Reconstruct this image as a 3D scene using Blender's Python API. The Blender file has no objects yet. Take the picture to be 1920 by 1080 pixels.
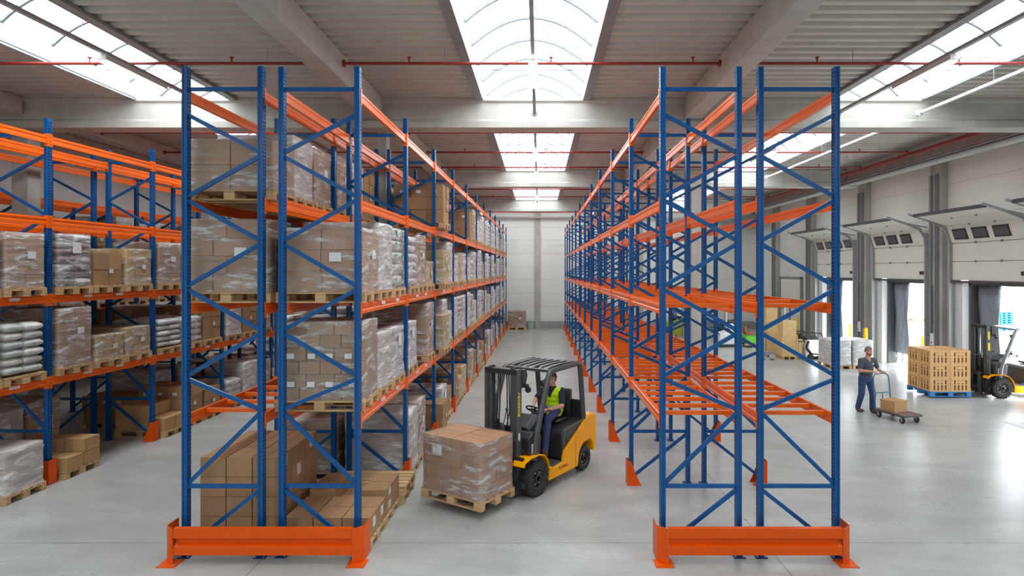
import bpy, bmesh, math, random
from mathutils import Vector, Matrix, noise
PI = math.pi
SC = bpy.context.scene
COL = SC.collection
rnd = random.Random(7)

# ------------------------------------------------------------------ camera
F_PX, VX, VY, CAMZ = 1170.0, 1011.0, 507.0, 3.77
cd = bpy.data.cameras.new('camera'); cam = bpy.data.objects.new('camera', cd); COL.objects.link(cam)
cam.location = (0, 0, CAMZ); cam.rotation_euler = (PI/2, 0, 0)
cd.sensor_width = 36; cd.lens = 36*F_PX/1920
cd.shift_x = (960-VX)/1920; cd.shift_y = (VY-540)/1920
cd.clip_start = 0.1; cd.clip_end = 400
SC.camera = cam
SC.view_settings.view_transform = 'Standard'; SC.view_settings.look = 'None'
SC.view_settings.gamma = 1; SC.view_settings.exposure = 0.30
SC.view_settings.use_curve_mapping = False
cy = SC.cycles
cy.max_bounces = 7; cy.diffuse_bounces = 4; cy.glossy_bounces = 3; cy.transmission_bounces = 3
cy.transparent_max_bounces = 12; cy.caustics_reflective = False; cy.caustics_refractive = False
cy.sample_clamp_indirect = 6

# ------------------------------------------------------------------ materials
def srgb(r, g, b):
    def f(c):
        c /= 255.0
        return c/12.92 if c <= 0.04045 else ((c+0.055)/1.055)**2.4
    return (f(r), f(g), f(b), 1.0)

class NT:
    def __init__(s, name):
        s.m = bpy.data.materials.new(name); s.m.use_nodes = True
        s.t = s.m.node_tree; s.n = s.t.nodes; s.l = s.t.links
        s.p = s.n['Principled BSDF']; s.out = s.n['Material Output']
    def add(s, typ, **kw):
        nd = s.n.new(typ)
        for k, v in kw.items():
            if k.startswith('i_'):
                nd.inputs[int(k[2:]) if k[2:].isdigit() else k[2:].replace('_', ' ')].default_value = v
            else: setattr(nd, k, v)
        return nd
    def link(s, a, b): s.l.new(a, b)
    def coord(s, scale=(1, 1, 1), kind='Object', rot=(0, 0, 0)):
        c = s.add('ShaderNodeTexCoord'); mp = s.add('ShaderNodeMapping')
        mp.inputs['Scale'].default_value = scale; mp.inputs['Rotation'].default_value = rot
        s.link(c.outputs[kind], mp.inputs[0]); return mp.outputs[0]
    def noise(s, vec, scale, detail=4, rough=0.55):
        nz = s.add('ShaderNodeTexNoise'); nz.inputs['Scale'].default_value = scale
        nz.inputs['Detail'].default_value = detail; nz.inputs['Roughness'].default_value = rough
        s.link(vec, nz.inputs['Vector']); return nz.outputs['Fac']
    def ramp(s, fac, stops):
        r = s.add('ShaderNodeValToRGB'); e = r.color_ramp.elements
        while len(e) < len(stops): e.new(0.5)
        for i, (p, c) in enumerate(stops):
            e[i].position = p; e[i].color = c if len(c) == 4 else (*c, 1)
        s.link(fac, r.inputs[0]); return r.outputs[0]
    def mathn(s, op, a, b=None, c=None):
        m = s.add('ShaderNodeMath', operation=op)
        for i, x in enumerate((a, b, c)):
            if x is None: continue
            if isinstance(x, (int, float)): m.inputs[i].default_value = x
            else: s.link(x, m.inputs[i])
        return m.outputs[0]
    def mix(s, fac, a, b, mode='MIX'):
        m = s.add('ShaderNodeMix', data_type='RGBA', blend_type=mode)
        for sock, x in ((m.inputs[0], fac), (m.inputs[6], a), (m.inputs[7], b)):
            if isinstance(x, (int, float, tuple)): sock.default_value = x
            else: s.link(x, sock)
        return m.outputs[2]
    def bump(s, h, strength=0.2, dist=0.01):
        b = s.add('ShaderNodeBump'); b.inputs['Strength'].default_value = strength
        b.inputs['Distance'].default_value = dist
        s.link(h, b.inputs['Height']); s.link(b.outputs[0], s.p.inputs['Normal'])

def sc(c, k): return (min(1, c[0]*k), min(1, c[1]*k), min(1, c[2]*k), 1)

def plain(name, c, rough=0.5, metal=0.0, var=0.12, scale=9.0, spec=0.5, bump=0.0, rand=0.0, stretch=(1, 1, 1)):
    n = NT(name)
    v = n.coord(stretch)
    f = n.noise(v, scale)
    col = n.ramp(f, [(0.3, sc(c, 1-var)), (0.72, sc(c, 1+var))])
    if rand:
        oi = n.add('ShaderNodeObjectInfo')
        r = n.ramp(oi.outputs['Random'], [(0, (1-rand,)*3), (1, (1+rand*0.35,)*3)])
        col = n.mix(1.0, col, r, 'MULTIPLY')
    n.link(col, n.p.inputs['Base Color'])
    n.p.inputs['Roughness'].default_value = rough; n.p.inputs['Metallic'].default_value = metal
    n.p.inputs['Specular IOR Level'].default_value = spec
    if bump: n.bump(f, bump, 0.01)
    return n.m

M = {}
M['blue'] = plain('blue_paint', srgb(3, 80, 142), 0.30, var=0.10, scale=3, spec=0.4)
M['blue_dark'] = plain('blue_plate_paint', srgb(30, 58, 120), 0.4, var=0.1)
M['orange'] = plain('orange_paint', srgb(244, 104, 6), 0.28, var=0.06, scale=3, spec=0.5)
M['guard_orange'] = plain('guard_orange_paint', srgb(226, 84, 0), 0.42, var=0.07, scale=4, spec=0.3)
M['bolt'] = plain('zinc_bolt', srgb(190, 192, 195), 0.35, 0.8)
M['galv'] = plain('galvanised_steel', srgb(168, 172, 174), 0.45, 0.2, var=0.12, scale=14)
M['grey_metal'] = plain('grey_metal', srgb(138, 141, 143), 0.45, 0.1)
M['rib_grey'] = plain('skylight_rib', srgb(120, 124, 130), 0.5, 0.2)
M['white_paint'] = plain('white_paint', srgb(226, 228, 230), 0.5, var=0.03)
M['off_white'] = plain('off_white_paint', srgb(215, 214, 206), 0.5, var=0.04, scale=4)
M['red_pipe'] = plain('red_pipe_paint', srgb(142, 42, 36), 0.4, var=0.12)
M['black'] = plain('black_plastic', srgb(42, 43, 47), 0.45, var=0.15)
M['dark_grey'] = plain('dark_grey_paint', srgb(76, 77, 80), 0.42, var=0.1)
M['rubber'] = plain('tyre_rubber', srgb(48, 47, 46), 0.75, var=0.18, scale=20, bump=0.2)
M['yellow'] = plain('truck_yellow', srgb(255, 172, 0), 0.28, var=0.02, scale=3, spec=0.18)
M['bollard'] = plain('bollard_yellow', srgb(246, 196, 40), 0.5, var=0.08)
M['chrome'] = plain('chrome', srgb(215, 217, 220), 0.18, 0.95, var=0.04)
M['carton'] = plain('carton_board', srgb(172, 136, 102), 0.8, var=0.07, scale=5, spec=0.2, rand=0.16, bump=0.04)
M['carton_b'] = plain('carton_board_light', srgb(188, 150, 108), 0.8, var=0.07, scale=5, spec=0.2, rand=0.14)
M['carton_c'] = plain('carton_board_pinkish', srgb(184, 144, 112), 0.78, var=0.07, scale=5, spec=0.25, rand=0.14)
M['carton_in'] = plain('carton_seam', srgb(84, 62, 44), 0.9)
M['tan_box'] = plain('tan_print_box', srgb(206, 172, 104), 0.75, var=0.2, scale=6, rand=0.2)
M['wood'] = plain('pallet_wood', srgb(202, 168, 126), 0.75, var=0.2, scale=7, spec=0.25, rand=0.28, stretch=(0.6, 6, 6))
M['ply'] = plain('crate_ply', srgb(214, 184, 134), 0.7, var=0.08, scale=5, spec=0.25)
M['crate'] = plain('crate_tan', srgb(220, 174, 116), 0.55, var=0.06, spec=0.4, rand=0.1)
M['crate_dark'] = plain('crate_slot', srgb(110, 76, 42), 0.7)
M['blue_pallet'] = plain('blue_pallet', srgb(44, 128, 196), 0.55, var=0.12)
M['sack_purple'] = plain('sack_purple', srgb(150, 116, 124), 0.5, var=0.4, scale=7, rand=0.2, bump=0.25)
M['sack_white'] = plain('sack_white', srgb(220, 218, 216), 0.45, var=0.18, scale=6, rand=0.12, bump=0.25)
M['sack_grey'] = plain('sack_grey', srgb(196, 204, 202), 0.42, var=0.32, scale=8, rand=0.15, bump=0.25)
M['sack_green'] = plain('sack_green_print', srgb(40, 140, 100), 0.5)
M['skin'] = plain('skin', srgb(214, 160, 132), 0.55, var=0.07, scale=12, spec=0.35)
M['hair_brown'] = plain('hair_brown', srgb(64, 46, 36), 0.7, var=0.25, scale=60)
M['hair_grey'] = plain('hair_grey', srgb(132, 112, 98), 0.7, var=0.25, scale=60)
M['beard'] = plain('beard_brown', srgb(150, 108, 88), 0.75, var=0.25, scale=60)
M['eye'] = plain('eye_dark', srgb(40, 32, 28), 0.3)
M['eye_white'] = plain('eye_white', srgb(228, 224, 218), 0.35)
M['lip'] = plain('lip', srgb(180, 108, 96), 0.5)
M['hivis'] = plain('hi_vis_yellow', srgb(214, 255, 20), 0.6, var=0.07, scale=10)
M['reflect'] = plain('reflective_band', srgb(190, 196, 176), 0.35, var=0.06)
M['navy'] = plain('navy_cloth', srgb(44, 50, 68), 0.85, var=0.15, scale=14)
M['navy_trouser'] = plain('navy_trousers', srgb(62, 68, 118), 0.85, var=0.15, scale=12)
M['tee'] = plain('dark_grey_tee', srgb(74, 82, 96), 0.85, var=0.14, scale=12)
M['jeans'] = plain('blue_jeans', srgb(52, 78, 124), 0.85, var=0.25, scale=10)
M['boot'] = plain('brown_boot', srgb(84, 68, 56), 0.7, var=0.2)
M['teal'] = plain('teal_paint', srgb(70, 120, 142), 0.4)
M['deck_brown'] = plain('deck_board', srgb(118, 98, 90), 0.6, var=0.1)
M['green_m'] = plain('machine_green', srgb(110, 200, 60), 0.4)
M['lime'] = plain('machine_lime', srgb(170, 176, 60), 0.45)
M['curtain'] = plain('shelter_fabric', srgb(146, 154, 168), 0.6, var=0.12, scale=2.5, stretch=(1, 3, 1))
M['yellow_print'] = plain('yellow_print', srgb(244, 214, 40), 0.5)
M['dark_print'] = plain('dark_print', srgb(54, 44, 24), 0.5)
M['blue_print'] = plain('grey_blue_print', srgb(120, 140, 170), 0.5)
M['panel_dark'] = plain('smoked_glass', srgb(92, 88, 92), 0.15, var=0.1)
M['outside_white'] = plain('outside_white', srgb(236, 236, 234), 0.7, var=0.02)
M['outside_cream'] = plain('outside_cream', srgb(238, 214, 168), 0.7, var=0.05)
M['brown_m'] = plain('brown_leather', srgb(150, 92, 62), 0.6)
M['teal_box'] = plain('pale_green_plastic', srgb(150, 190, 170), 0.5)
M['red_small'] = plain('red_plastic', srgb(200, 70, 60), 0.5)

def m_label():
    n = NT('paper_label'); v = n.coord((1, 1, 1), 'Generated')
    sx = n.add('ShaderNodeSeparateXYZ'); n.link(v, sx.inputs[0])
    w = n.add('ShaderNodeTexWave', wave_type='BANDS', bands_direction='Z'); w.inputs['Scale'].default_value = 2.6
    w.inputs['Distortion'].default_value = 0.0
    n.link(v, w.inputs['Vector'])
    nz = n.noise(n.coord((26, 26, 26), 'Generated'), 1.0, 2)
    f = n.mathn('MULTIPLY', n.mathn('GREATER_THAN', w.outputs['Fac'], 0.62), n.mathn('GREATER_THAN', nz, 0.48))
    col = n.mix(f, srgb(232, 232, 234), srgb(168, 170, 178))
    n.link(col, n.p.inputs['Base Color']); n.p.inputs['Roughness'].default_value = 0.6
    return n.m
M['label'] = m_label()

def m_film(name, base, gain, tint=(0.92, 0.92, 0.94, 1)):
    n = NT(name)
    v = n.coord((1.2, 1.2, 5.0), 'Object', (0.45, 0.28, 0.1))
    f = n.noise(v, 2.6, 6, 0.60)
    v2 = n.coord((0.7, 0.7, 1.2), 'Object'); f2 = n.noise(v2, 2.0, 2)
    f3 = n.mathn('ADD', n.mathn('MULTIPLY', f, 0.75), n.mathn('MULTIPLY', f2, 0.35))
    r = n.ramp(f3, [(0.46, (base,)*3), (0.585, (base+gain*0.22,)*3), (0.66, (base+gain,)*3)])  # painted glints: whitish streaks mixed into the film along its wrinkles
    n.p.inputs['Base Color'].default_value = tint; n.p.inputs['Roughness'].default_value = 0.4
    bp = n.add('ShaderNodeBump'); bp.inputs['Strength'].default_value = 1.0; bp.inputs['Distance'].default_value = 0.07
    n.link(f, bp.inputs['Height']); n.link(bp.outputs[0], n.p.inputs['Normal'])
    t = n.add('ShaderNodeBsdfTransparent'); mx = n.add('ShaderNodeMixShader')
    n.link(r, mx.inputs[0]); n.link(t.outputs[0], mx.inputs[1]); n.link(n.p.outputs[0], mx.inputs[2])
    g = n.add('ShaderNodeBsdfGlossy'); g.inputs['Roughness'].default_value = 0.32; g.inputs['Color'].default_value = (1, 1, 1, 1)
    n.link(bp.outputs[0], g.inputs['Normal'])
    lw = n.add('ShaderNodeLayerWeight'); lw.inputs['Blend'].default_value = 0.28; n.link(bp.outputs[0], lw.inputs['Normal'])
    sp = n.mathn('MINIMUM', n.mathn('ADD', n.mathn('MULTIPLY', lw.outputs['Fresnel'], 0.5), 0.02), 0.45)
    m2 = n.add('ShaderNodeMixShader'); n.link(sp, m2.inputs[0]); n.link(mx.outputs[0], m2.inputs[1]); n.link(g.outputs[0], m2.inputs[2])
    n.link(m2.outputs[0], n.out.inputs[0]); return n.m
M['film'] = m_film('stretch_film', 0.06, 0.50)
M['film_heavy'] = m_film('stretch_film_heavy', 0.42, 0.48)
M['film_light'] = m_film('stretch_film_thin', 0.04, 0.5)

def m_floor():
    n = NT('polished_concrete')
    c = n.add('ShaderNodeTexCoord'); v = c.outputs['Object']
    def mp(s, r=(0, 0, 0)):
        m = n.add('ShaderNodeMapping'); m.inputs['Scale'].default_value = s; m.inputs['Rotation'].default_value = r
        n.link(v, m.inputs[0]); return m.outputs[0]
    f1 = n.noise(mp((0.35, 0.35, 1)), 1.0, 5, 0.6)
    f2 = n.noise(mp((0.8, 1.9, 1), (0, 0, 0.45)), 1.0, 6, 0.6)
    f3 = n.noise(mp((11, 11, 1)), 1.0, 3)
    col = n.ramp(f1, [(0.3, srgb(172, 175, 174)), (0.7, srgb(194, 196, 193))])
    st = n.ramp(f2, [(0.28, (0.70, 0.70, 0.69)), (0.62, (1, 1, 1)), (0.85, (1.0, 1.0, 1.0))])
    col = n.mix(0.8, col, st, 'MULTIPLY')
    fine = n.ramp(f3, [(0.35, (0.95,)*3), (0.65, (1.0,)*3)])
    col = n.mix(1.0, col, fine, 'MULTIPLY')
    # skid marks
    f4 = n.noise(mp((0.9, 7.0, 1), (0, 0, 0.75)), 1.0, 3, 0.5)
    f5 = n.noise(mp((0.6, 0.6, 1)), 1.3, 2)
    sk = n.mathn('MULTIPLY', n.ramp(f5, [(0.5, (0, 0, 0)), (0.62, (1, 1, 1))]), n.ramp(f4, [(0.60, (0, 0, 0)), (0.72, (1, 1, 1))]))
    col = n.mix(n.mathn('MULTIPLY', sk, 0.25), col, srgb(90, 90, 90))
    # saw-cut joints
    s = n.add('ShaderNodeSeparateXYZ'); n.link(v, s.inputs[0])
    def lines(sock, positions, w):
        o = None
        for p in positions:
            d = n.mathn('LESS_THAN', n.mathn('ABSOLUTE', n.mathn('SUBTRACT', sock, p)), w)
            o = d if o is None else n.mathn('MAXIMUM', o, d)
        return o
    j = n.mathn('MAXIMUM', lines(s.outputs[0], (-11.2, -3.62, 3.12, 10.0), 0.008), lines(s.outputs[1], (1.5, 8.63, 15.9, 23.1, 30.3, 37.5), 0.008))
    col = n.mix(n.mathn('MULTIPLY', j, 0.6), col, srgb(70, 70, 68))
    n.link(col, n.p.inputs['Base Color'])
    rg = n.ramp(f2, [(0.2, (0.31,)*3), (0.8, (0.26,)*3)])
    n.link(rg, n.p.inputs['Roughness']); n.p.inputs['Specular IOR Level'].default_value = 0.5
    return n.m
M['floor'] = m_floor()

def m_concrete(name, c, scale=1.2):
    n = NT(name); v = n.coord((1, 1, 1))
    f = n.noise(v, scale, 6, 0.6); g = n.noise(n.coord((1, 1, 0.3)), 4, 4)
    col = n.ramp(f, [(0.3, sc(c, 0.84)), (0.7, sc(c, 1.1))])
    st = n.ramp(g, [(0.3, (0.86,)*3), (0.55, (1,)*3)])
    col = n.mix(0.7, col, st, 'MULTIPLY')
    n.link(col, n.p.inputs['Base Color']); n.p.inputs['Roughness'].default_value = 0.85
    n.bump(g, 0.15, 0.01); return n.m
M['concrete'] = m_concrete('beam_concrete', srgb(198, 197, 190))
M['concrete_col'] = m_concrete('column_concrete', srgb(186, 184, 178))

def m_panel(name, c, axis, period=0.86, off=0.0, vert=None):
    n = NT(name); co = n.add('ShaderNodeTexCoord'); s = n.add('ShaderNodeSeparateXYZ'); n.link(co.outputs['Object'], s.inputs[0])
    z = n.mathn('FRACT', n.mathn('DIVIDE', n.mathn('ADD', s.outputs[2], off), period))
    ln = n.mathn('LESS_THAN', z, 0.022/period)
    f = n.noise(n.coord((0.4, 0.4, 0.4)), 1.5, 3)
    col = n.ramp(f, [(0.3, sc(c, 0.965)), (0.7, sc(c, 1.02))])
    col = n.mix(n.mathn('MULTIPLY', ln, 0.38), col, sc(c, 0.35))
    n.link(col, n.p.inputs['Base Color']); n.p.inputs['Roughness'].default_value = 0.5
    n.bump(n.mathn('SUBTRACT', 1.0, ln), 0.3, 0.01); return n.m
M['panel'] = m_panel('wall_panel', srgb(230, 232, 227), 'x', 0.86, 0.3)
M['panel_r'] = m_panel('dock_wall_panel', srgb(232, 232, 227), 'y', 1.15, 0.2)
M['door_panel'] = plain('door_panel', srgb(232, 231, 223), 0.5, var=0.03, scale=2)
M['corrugated'] = plain('roof_sheet', srgb(200, 196, 188), 0.5, 0.15, var=0.07, scale=2)
M['plinth'] = m_concrete('plinth_concrete', srgb(160, 162, 164))

def m_emit(name, c, s):
    n = NT(name); e = n.add('ShaderNodeEmission'); e.inputs[0].default_value = c; e.inputs[1].default_value = s
    n.link(e.outputs[0], n.out.inputs[0]); return n.m
SKY = 5.2
M['glazing'] = m_emit('skylight_glazing', (0.91, 0.975, 1.0, 1), SKY)
M['lamp_tube'] = m_emit('lamp_tube', (1.0, 0.97, 0.88, 1), 3.0)

w = bpy.data.worlds.new('overcast'); SC.world = w; w.use_nodes = True
bg = w.node_tree.nodes['Background']; bg.inputs[0].default_value = (0.90, 0.96, 1.0, 1); bg.inputs[1].default_value = 8.5

# ------------------------------------------------------------------ mesh helpers
def rotz(a): return Matrix.Rotation(a, 4, 'Z')

class MB:
    def __init__(s): s.v = []; s.f = []; s.mi = []
    def poly(s, pts, mi=0):
        b = len(s.v); s.v.extend([tuple(p) for p in pts]); s.f.append(tuple(range(b, b+len(pts)))); s.mi.append(mi)
    def raw(s, vs, fs, mi=0):
        b = len(s.v); s.v.extend([tuple(p) for p in vs])
        for f in fs: s.f.append(tuple(b+i for i in f)); s.mi.append(mi)
    def box(s, c, d, rot=None, mi=0):
        hx, hy, hz = d[0]/2, d[1]/2, d[2]/2
        vs = [Vector((x, y, z)) for x in (-hx, hx) for y in (-hy, hy) for z in (-hz, hz)]
        if rot is not None: vs = [rot @ p for p in vs]
        c = Vector(c); vs = [p+c for p in vs]
        s.raw(vs, [(0, 1, 3, 2), (4, 6, 7, 5), (0, 4, 5, 1), (2, 3, 7, 6), (0, 2, 6, 4), (1, 5, 7, 3)], mi)
    def bx(s, x0, x1, y0, y1, z0, z1, mi=0):
        s.box(((x0+x1)/2, (y0+y1)/2, (z0+z1)/2), (abs(x1-x0), abs(y1-y0), abs(z1-z0)), None, mi)
    def bar(s, p0, p1, w, h, up=(0, 0, 1), mi=0):
        p0 = Vector(p0); p1 = Vector(p1); d = (p1-p0); L = d.length
        if L < 1e-6: return
        d.normalize(); u = Vector(up)
        x = d.cross(u)
        if x.length < 1e-4: u = Vector((1, 0, 0)); x = d.cross(u)
        x.normalize(); u = x.cross(d)
        vs = []
        for p in (p0, p1):
            for a, b in ((-1, -1), (1, -1), (1, 1), (-1, 1)): vs.append(p+x*(a*w/2)+u*(b*h/2))
        s.raw(vs, [(0, 1, 2, 3), (7, 6, 5, 4), (0, 4, 5, 1), (1, 5, 6, 2), (2, 6, 7, 3), (3, 7, 4, 0)], mi)
    def prism(s, pts, axis, a0, a1, mi=0):
        # pts in the two other axes (order: x->(y,z), y->(x,z), z->(x,y))
        def P(p, a):
            if axis == 'x': return (a, p[0], p[1])
            if axis == 'y': return (p[0], a, p[1])
            return (p[0], p[1], a)
        n = len(pts); vs = [P(p, a0) for p in pts]+[P(p, a1) for p in pts]
        fs = [tuple(range(n)), tuple(range(2*n-1, n-1, -1))]
        fs += [(i, n+i, n+(i+1) % n, (i+1) % n) for i in range(n)]
        s.raw(vs, fs, mi)
    def cyl(s, p0, p1, r0, r1=None, n=12, mi=0, caps=True):
        if r1 is None: r1 = r0
        p0 = Vector(p0); p1 = Vector(p1); d = (p1-p0).normalized()
        a = Vector((0, 0, 1)) if abs(d.z) < 0.9 else Vector((1, 0, 0))
        x = d.cross(a).normalized(); y = d.cross(x)
        vs = []
        for p, r in ((p0, r0), (p1, r1)):
            for i in range(n):
                t = 2*PI*i/n; vs.append(p+x*(r*math.cos(t))+y*(r*math.sin(t)))
        fs = [(i, (i+1) % n, n+(i+1) % n, n+i) for i in range(n)]
        if caps: fs += [tuple(range(n-1, -1, -1)), tuple(range(n, 2*n))]
        s.raw(vs, fs, mi)
    def tube(s, pts, r, n=8, mi=0, closed=False):
        pts = [Vector(p) for p in pts]; m = len(pts); rings = []
        prev = None
        for i, p in enumerate(pts):
            if closed: d = pts[(i+1) % m]-pts[i-1]
            else: d = pts[min(i+1, m-1)]-pts[max(i-1, 0)]
            d.normalize()
            if prev is None:
                a = Vector((0, 0, 1)) if abs(d.z) < 0.9 else Vector((1, 0, 0)); x = d.cross(a).normalized()
            else:
                x = prev-d*prev.dot(d)
                x = x.normalized() if x.length > 1e-5 else d.orthogonal().normalized()
            prev = x; y = d.cross(x)
            rr = r[i] if isinstance(r, (list, tuple)) else r
            rings.append([p+x*(rr*math.cos(2*PI*k/n))+y*(rr*math.sin(2*PI*k/n)) for k in range(n)])
        vs = [q for R in rings for q in R]; fs = []
        for i in range(m if closed else m-1):
            j = (i+1) % m
            for k in range(n): fs.append((i*n+k, i*n+(k+1) % n, j*n+(k+1) % n, j*n+k))
        if not closed: fs += [tuple(range(n-1, -1, -1)), tuple((m-1)*n+k for k in range(n))]
        s.raw(vs, fs, mi)
    def lathe(s, prof, origin, axis, n=24, mi=0):
        o = Vector(origin); d = Vector(axis).normalized()
        a = Vector((0, 0, 1)) if abs(d.z) < 0.9 else Vector((1, 0, 0))
        x = d.cross(a).normalized(); y = d.cross(x)
        vs = []; m = len(prof)
        for (r, h) in prof:
            for k in range(n):
                t = 2*PI*k/n; vs.append(o+d*h+x*(r*math.cos(t))+y*(r*math.sin(t)))
        fs = []
        for i in range(m-1):
            for k in range(n): fs.append((i*n+k, i*n+(k+1) % n, (i+1)*n+(k+1) % n, (i+1)*n+k))
        s.raw(vs, fs, mi)
    def ell(s, c, r, n=12, m=8, rot=None, mi=0):
        c = Vector(c); vs = []
        for i in range(m+1):
            ph = PI*i/m
            for k in range(n):
                t = 2*PI*k/n
                p = Vector((r[0]*math.sin(ph)*math.cos(t), r[1]*math.sin(ph)*math.sin(t), r[2]*math.cos(ph)))
                if rot is not None: p = rot @ p
                vs.append(p+c)
        fs = []
        for i in range(m):
            for k in range(n): fs.append((i*n+k, (i+1)*n+k, (i+1)*n+(k+1) % n, i*n+(k+1) % n))
        s.raw(vs, fs, mi)
    def mesh(s, name, mats, smooth=False, bevel=0, xf=None):
        me = bpy.data.meshes.new(name)
        v = s.v if xf is None else [tuple(xf @ Vector(p)) for p in s.v]
        me.from_pydata(v, [], s.f)
        if not isinstance(mats, (list, tuple)): mats = [mats]
        for m in mats: me.materials.append(M[m] if isinstance(m, str) else m)
        if len(mats) > 1: me.polygons.foreach_set('material_index', s.mi)
        bm = bmesh.new(); bm.from_mesh(me)
        bmesh.ops.remove_doubles(bm, verts=bm.verts, dist=1e-5)
        bmesh.ops.dissolve_degenerate(bm, edges=bm.edges, dist=1e-6)
        bmesh.ops.recalc_face_normals(bm, faces=bm.faces)
        if bevel:
            es = [e for e in bm.edges if len(e.link_faces) == 2 and e.calc_face_angle(0) > 0.5]
            bmesh.ops.bevel(bm, geom=es, offset=bevel, segments=2, affect='EDGES', profile=0.6, clamp_overlap=True)
        bm.to_mesh(me); bm.free()
        if smooth:
            me.polygons.foreach_set('use_smooth', [True]*len(me.polygons))
            if smooth != 'all':
                try: me.set_sharp_from_angle(angle=math.radians(40))
                except Exception: pass
        return me
    def build(s, name, mats, parent=None, smooth=False, bevel=0, xf=None, loc=(0, 0, 0), rz=0):
        return link(name, s.mesh(name, mats, smooth, bevel, xf), parent, loc, rz)

def link(name, me, parent=None, loc=(0, 0, 0), rz=0):
    o = bpy.data.objects.new(name, me); COL.objects.link(o)
    if parent is not None: o.parent = parent
    o.location = loc; o.rotation_euler = (0, 0, rz)
    return o
def thing(name, label, cat, loc=(0, 0, 0), rz=0, group=None):
    o = bpy.data.objects.new(name, None); COL.objects.link(o); o.empty_display_size = 0.1
    o.location = loc; o.rotation_euler = (0, 0, rz)
    return tag(o, label, cat, group)
def tag(o, label, cat, group=None):
    o['label'] = label; o['category'] = cat
    if group: o['group'] = group
    return o
def struct(o): o['kind'] = 'structure'; return o
KIDS = {}
def kids(o):
    if o not in KIDS: KIDS[o] = list(o.children)
    return KIDS[o]
def copy_tree(o, parent=None):
    c = o.copy(); COL.objects.link(c)
    if parent is not None: c.parent = parent
    for ch in kids(o): copy_tree(ch, c)
    return c
def world(px, py, z):
    d = (CAMZ-z)*F_PX/(py-VY); return ((px-VX)*d/F_PX, d)
ORD = ['first', 'second', 'third', 'fourth', 'fifth', 'sixth', 'seventh', 'eighth', 'ninth', 'tenth', 'eleventh', 'twelfth']
SKIP = set()
# ================================================================== BUILDING SHELL
ZC = 7.52; Y0, Y1 = -12.0, 40.8; XL, XR = -13.0, 14.0; XB = 11.4
mb = MB(); mb.bx(XL-0.2, XR+0.2, Y0-0.2, Y1+0.2, -0.2, 0)
struct(mb.build('floor', 'floor'))
mb = MB(); mb.bx(XR+0.2, 75, -20, 110, -0.2, -0.005)
struct(mb.build('floor_outside', 'outside_white'))['label'] = 'pale concrete yard beyond the loading doors'
# roof sheets with ribs across the hall
SKX = [(-8.75, -6.72), (-1.22, 0.95), (6.38, 8.30)]
SKY1 = 33.2
def sheet(mb, x0, x1, ya, yb):
    y = ya; prof = []
    while y < yb:
        prof += [(y, 0.0), (y+0.11, 0.0), (y+0.14, 0.075), (y+0.25, 0.075)]; y += 0.28
    prof.append((yb, 0.0))
    vs = []
    for (yy, z) in prof: vs += [(x0, yy, ZC+z), (x1, yy, ZC+z)]
    mb.raw(vs, [(2*i, 2*i+1, 2*i+3, 2*i+2) for i in range(len(prof)-1)])
mb = MB(); xs = [XL]
for a, b in SKX: sheet(mb, xs[-1], a, Y0, Y1); xs.append(b)
sheet(mb, xs[-1], XR+0.3, Y0, Y1)
for a, b in SKX: sheet(mb, a, b, SKY1, Y1)
mb.bx(XL, XR+0.3, Y0, Y1, ZC+0.95, ZC+1.0)
struct(mb.build('ceiling', 'corrugated'))

# skylights: upstand, barrel glazing, ribs
for si, (a, b) in enumerate(SKX):
    mb = MB(); zu = ZC+0.32
    mb.bx(a-0.03, a, Y0, SKY1, ZC-0.02, zu); mb.bx(b, b+0.03, Y0, SKY1, ZC-0.02, zu); mb.bx(a, b, SKY1, SKY1+0.03, ZC-0.02, zu+0.5)
    up = struct(mb.build('window_%d' % (si+1), 'white_paint')); up['label'] = ['left', 'middle', 'right'][si]+' barrel-vault skylight strip along the roof'
    # flanges
    mb = MB()
    wl, wr = [(0.03, 0.17), (0.17, 0.17), (0.17, 0.03)][si]
    mb.bx(a-wl, a, Y0, SKY1, ZC-0.06, ZC-0.005); mb.bx(b, b+wr, Y0, SKY1, ZC-0.06, ZC-0.005)
    mb.build('window_flange', 'grey_metal', up)
    N = 14; rise = 0.5; hw = (b-a)/2; cx = (a+b)/2
    def arc(k, dz=0):
        t = -1+2*k/N; return (cx+hw*t, zu+rise*(1-t*t)+dz)
    mb = MB(); vs = []
    for k in range(N+1):
        x, z = arc(k); vs += [(x, Y0, z), (x, SKY1, z)]
    mb.raw(vs, [(2*k, 2*k+1, 2*k+3, 2*k+2) for k in range(N)])
    mb.build('glazing', 'glazing', up)
    rb = MB()
    for k in range(N):
        p, q = arc(k, -0.03), arc(k+1, -0.03)
        rb.bar((p[0], 0, p[1]), (q[0], 0, q[1]), 0.05, 0.045)
    me = rb.mesh('rib', 'rib_grey')
    y = 8.0
    while y < SKY1:
        link('rib', me, up, (0, y, 0)); y += 1.07
    mb = MB()
    for yy in (12.6, 20.1, 27.6): mb.cyl((a, yy, zu-0.02), (b, yy, zu-0.02), 0.012, n=6)
    mb.build('tie_rod', 'rib_grey', up)

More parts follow.
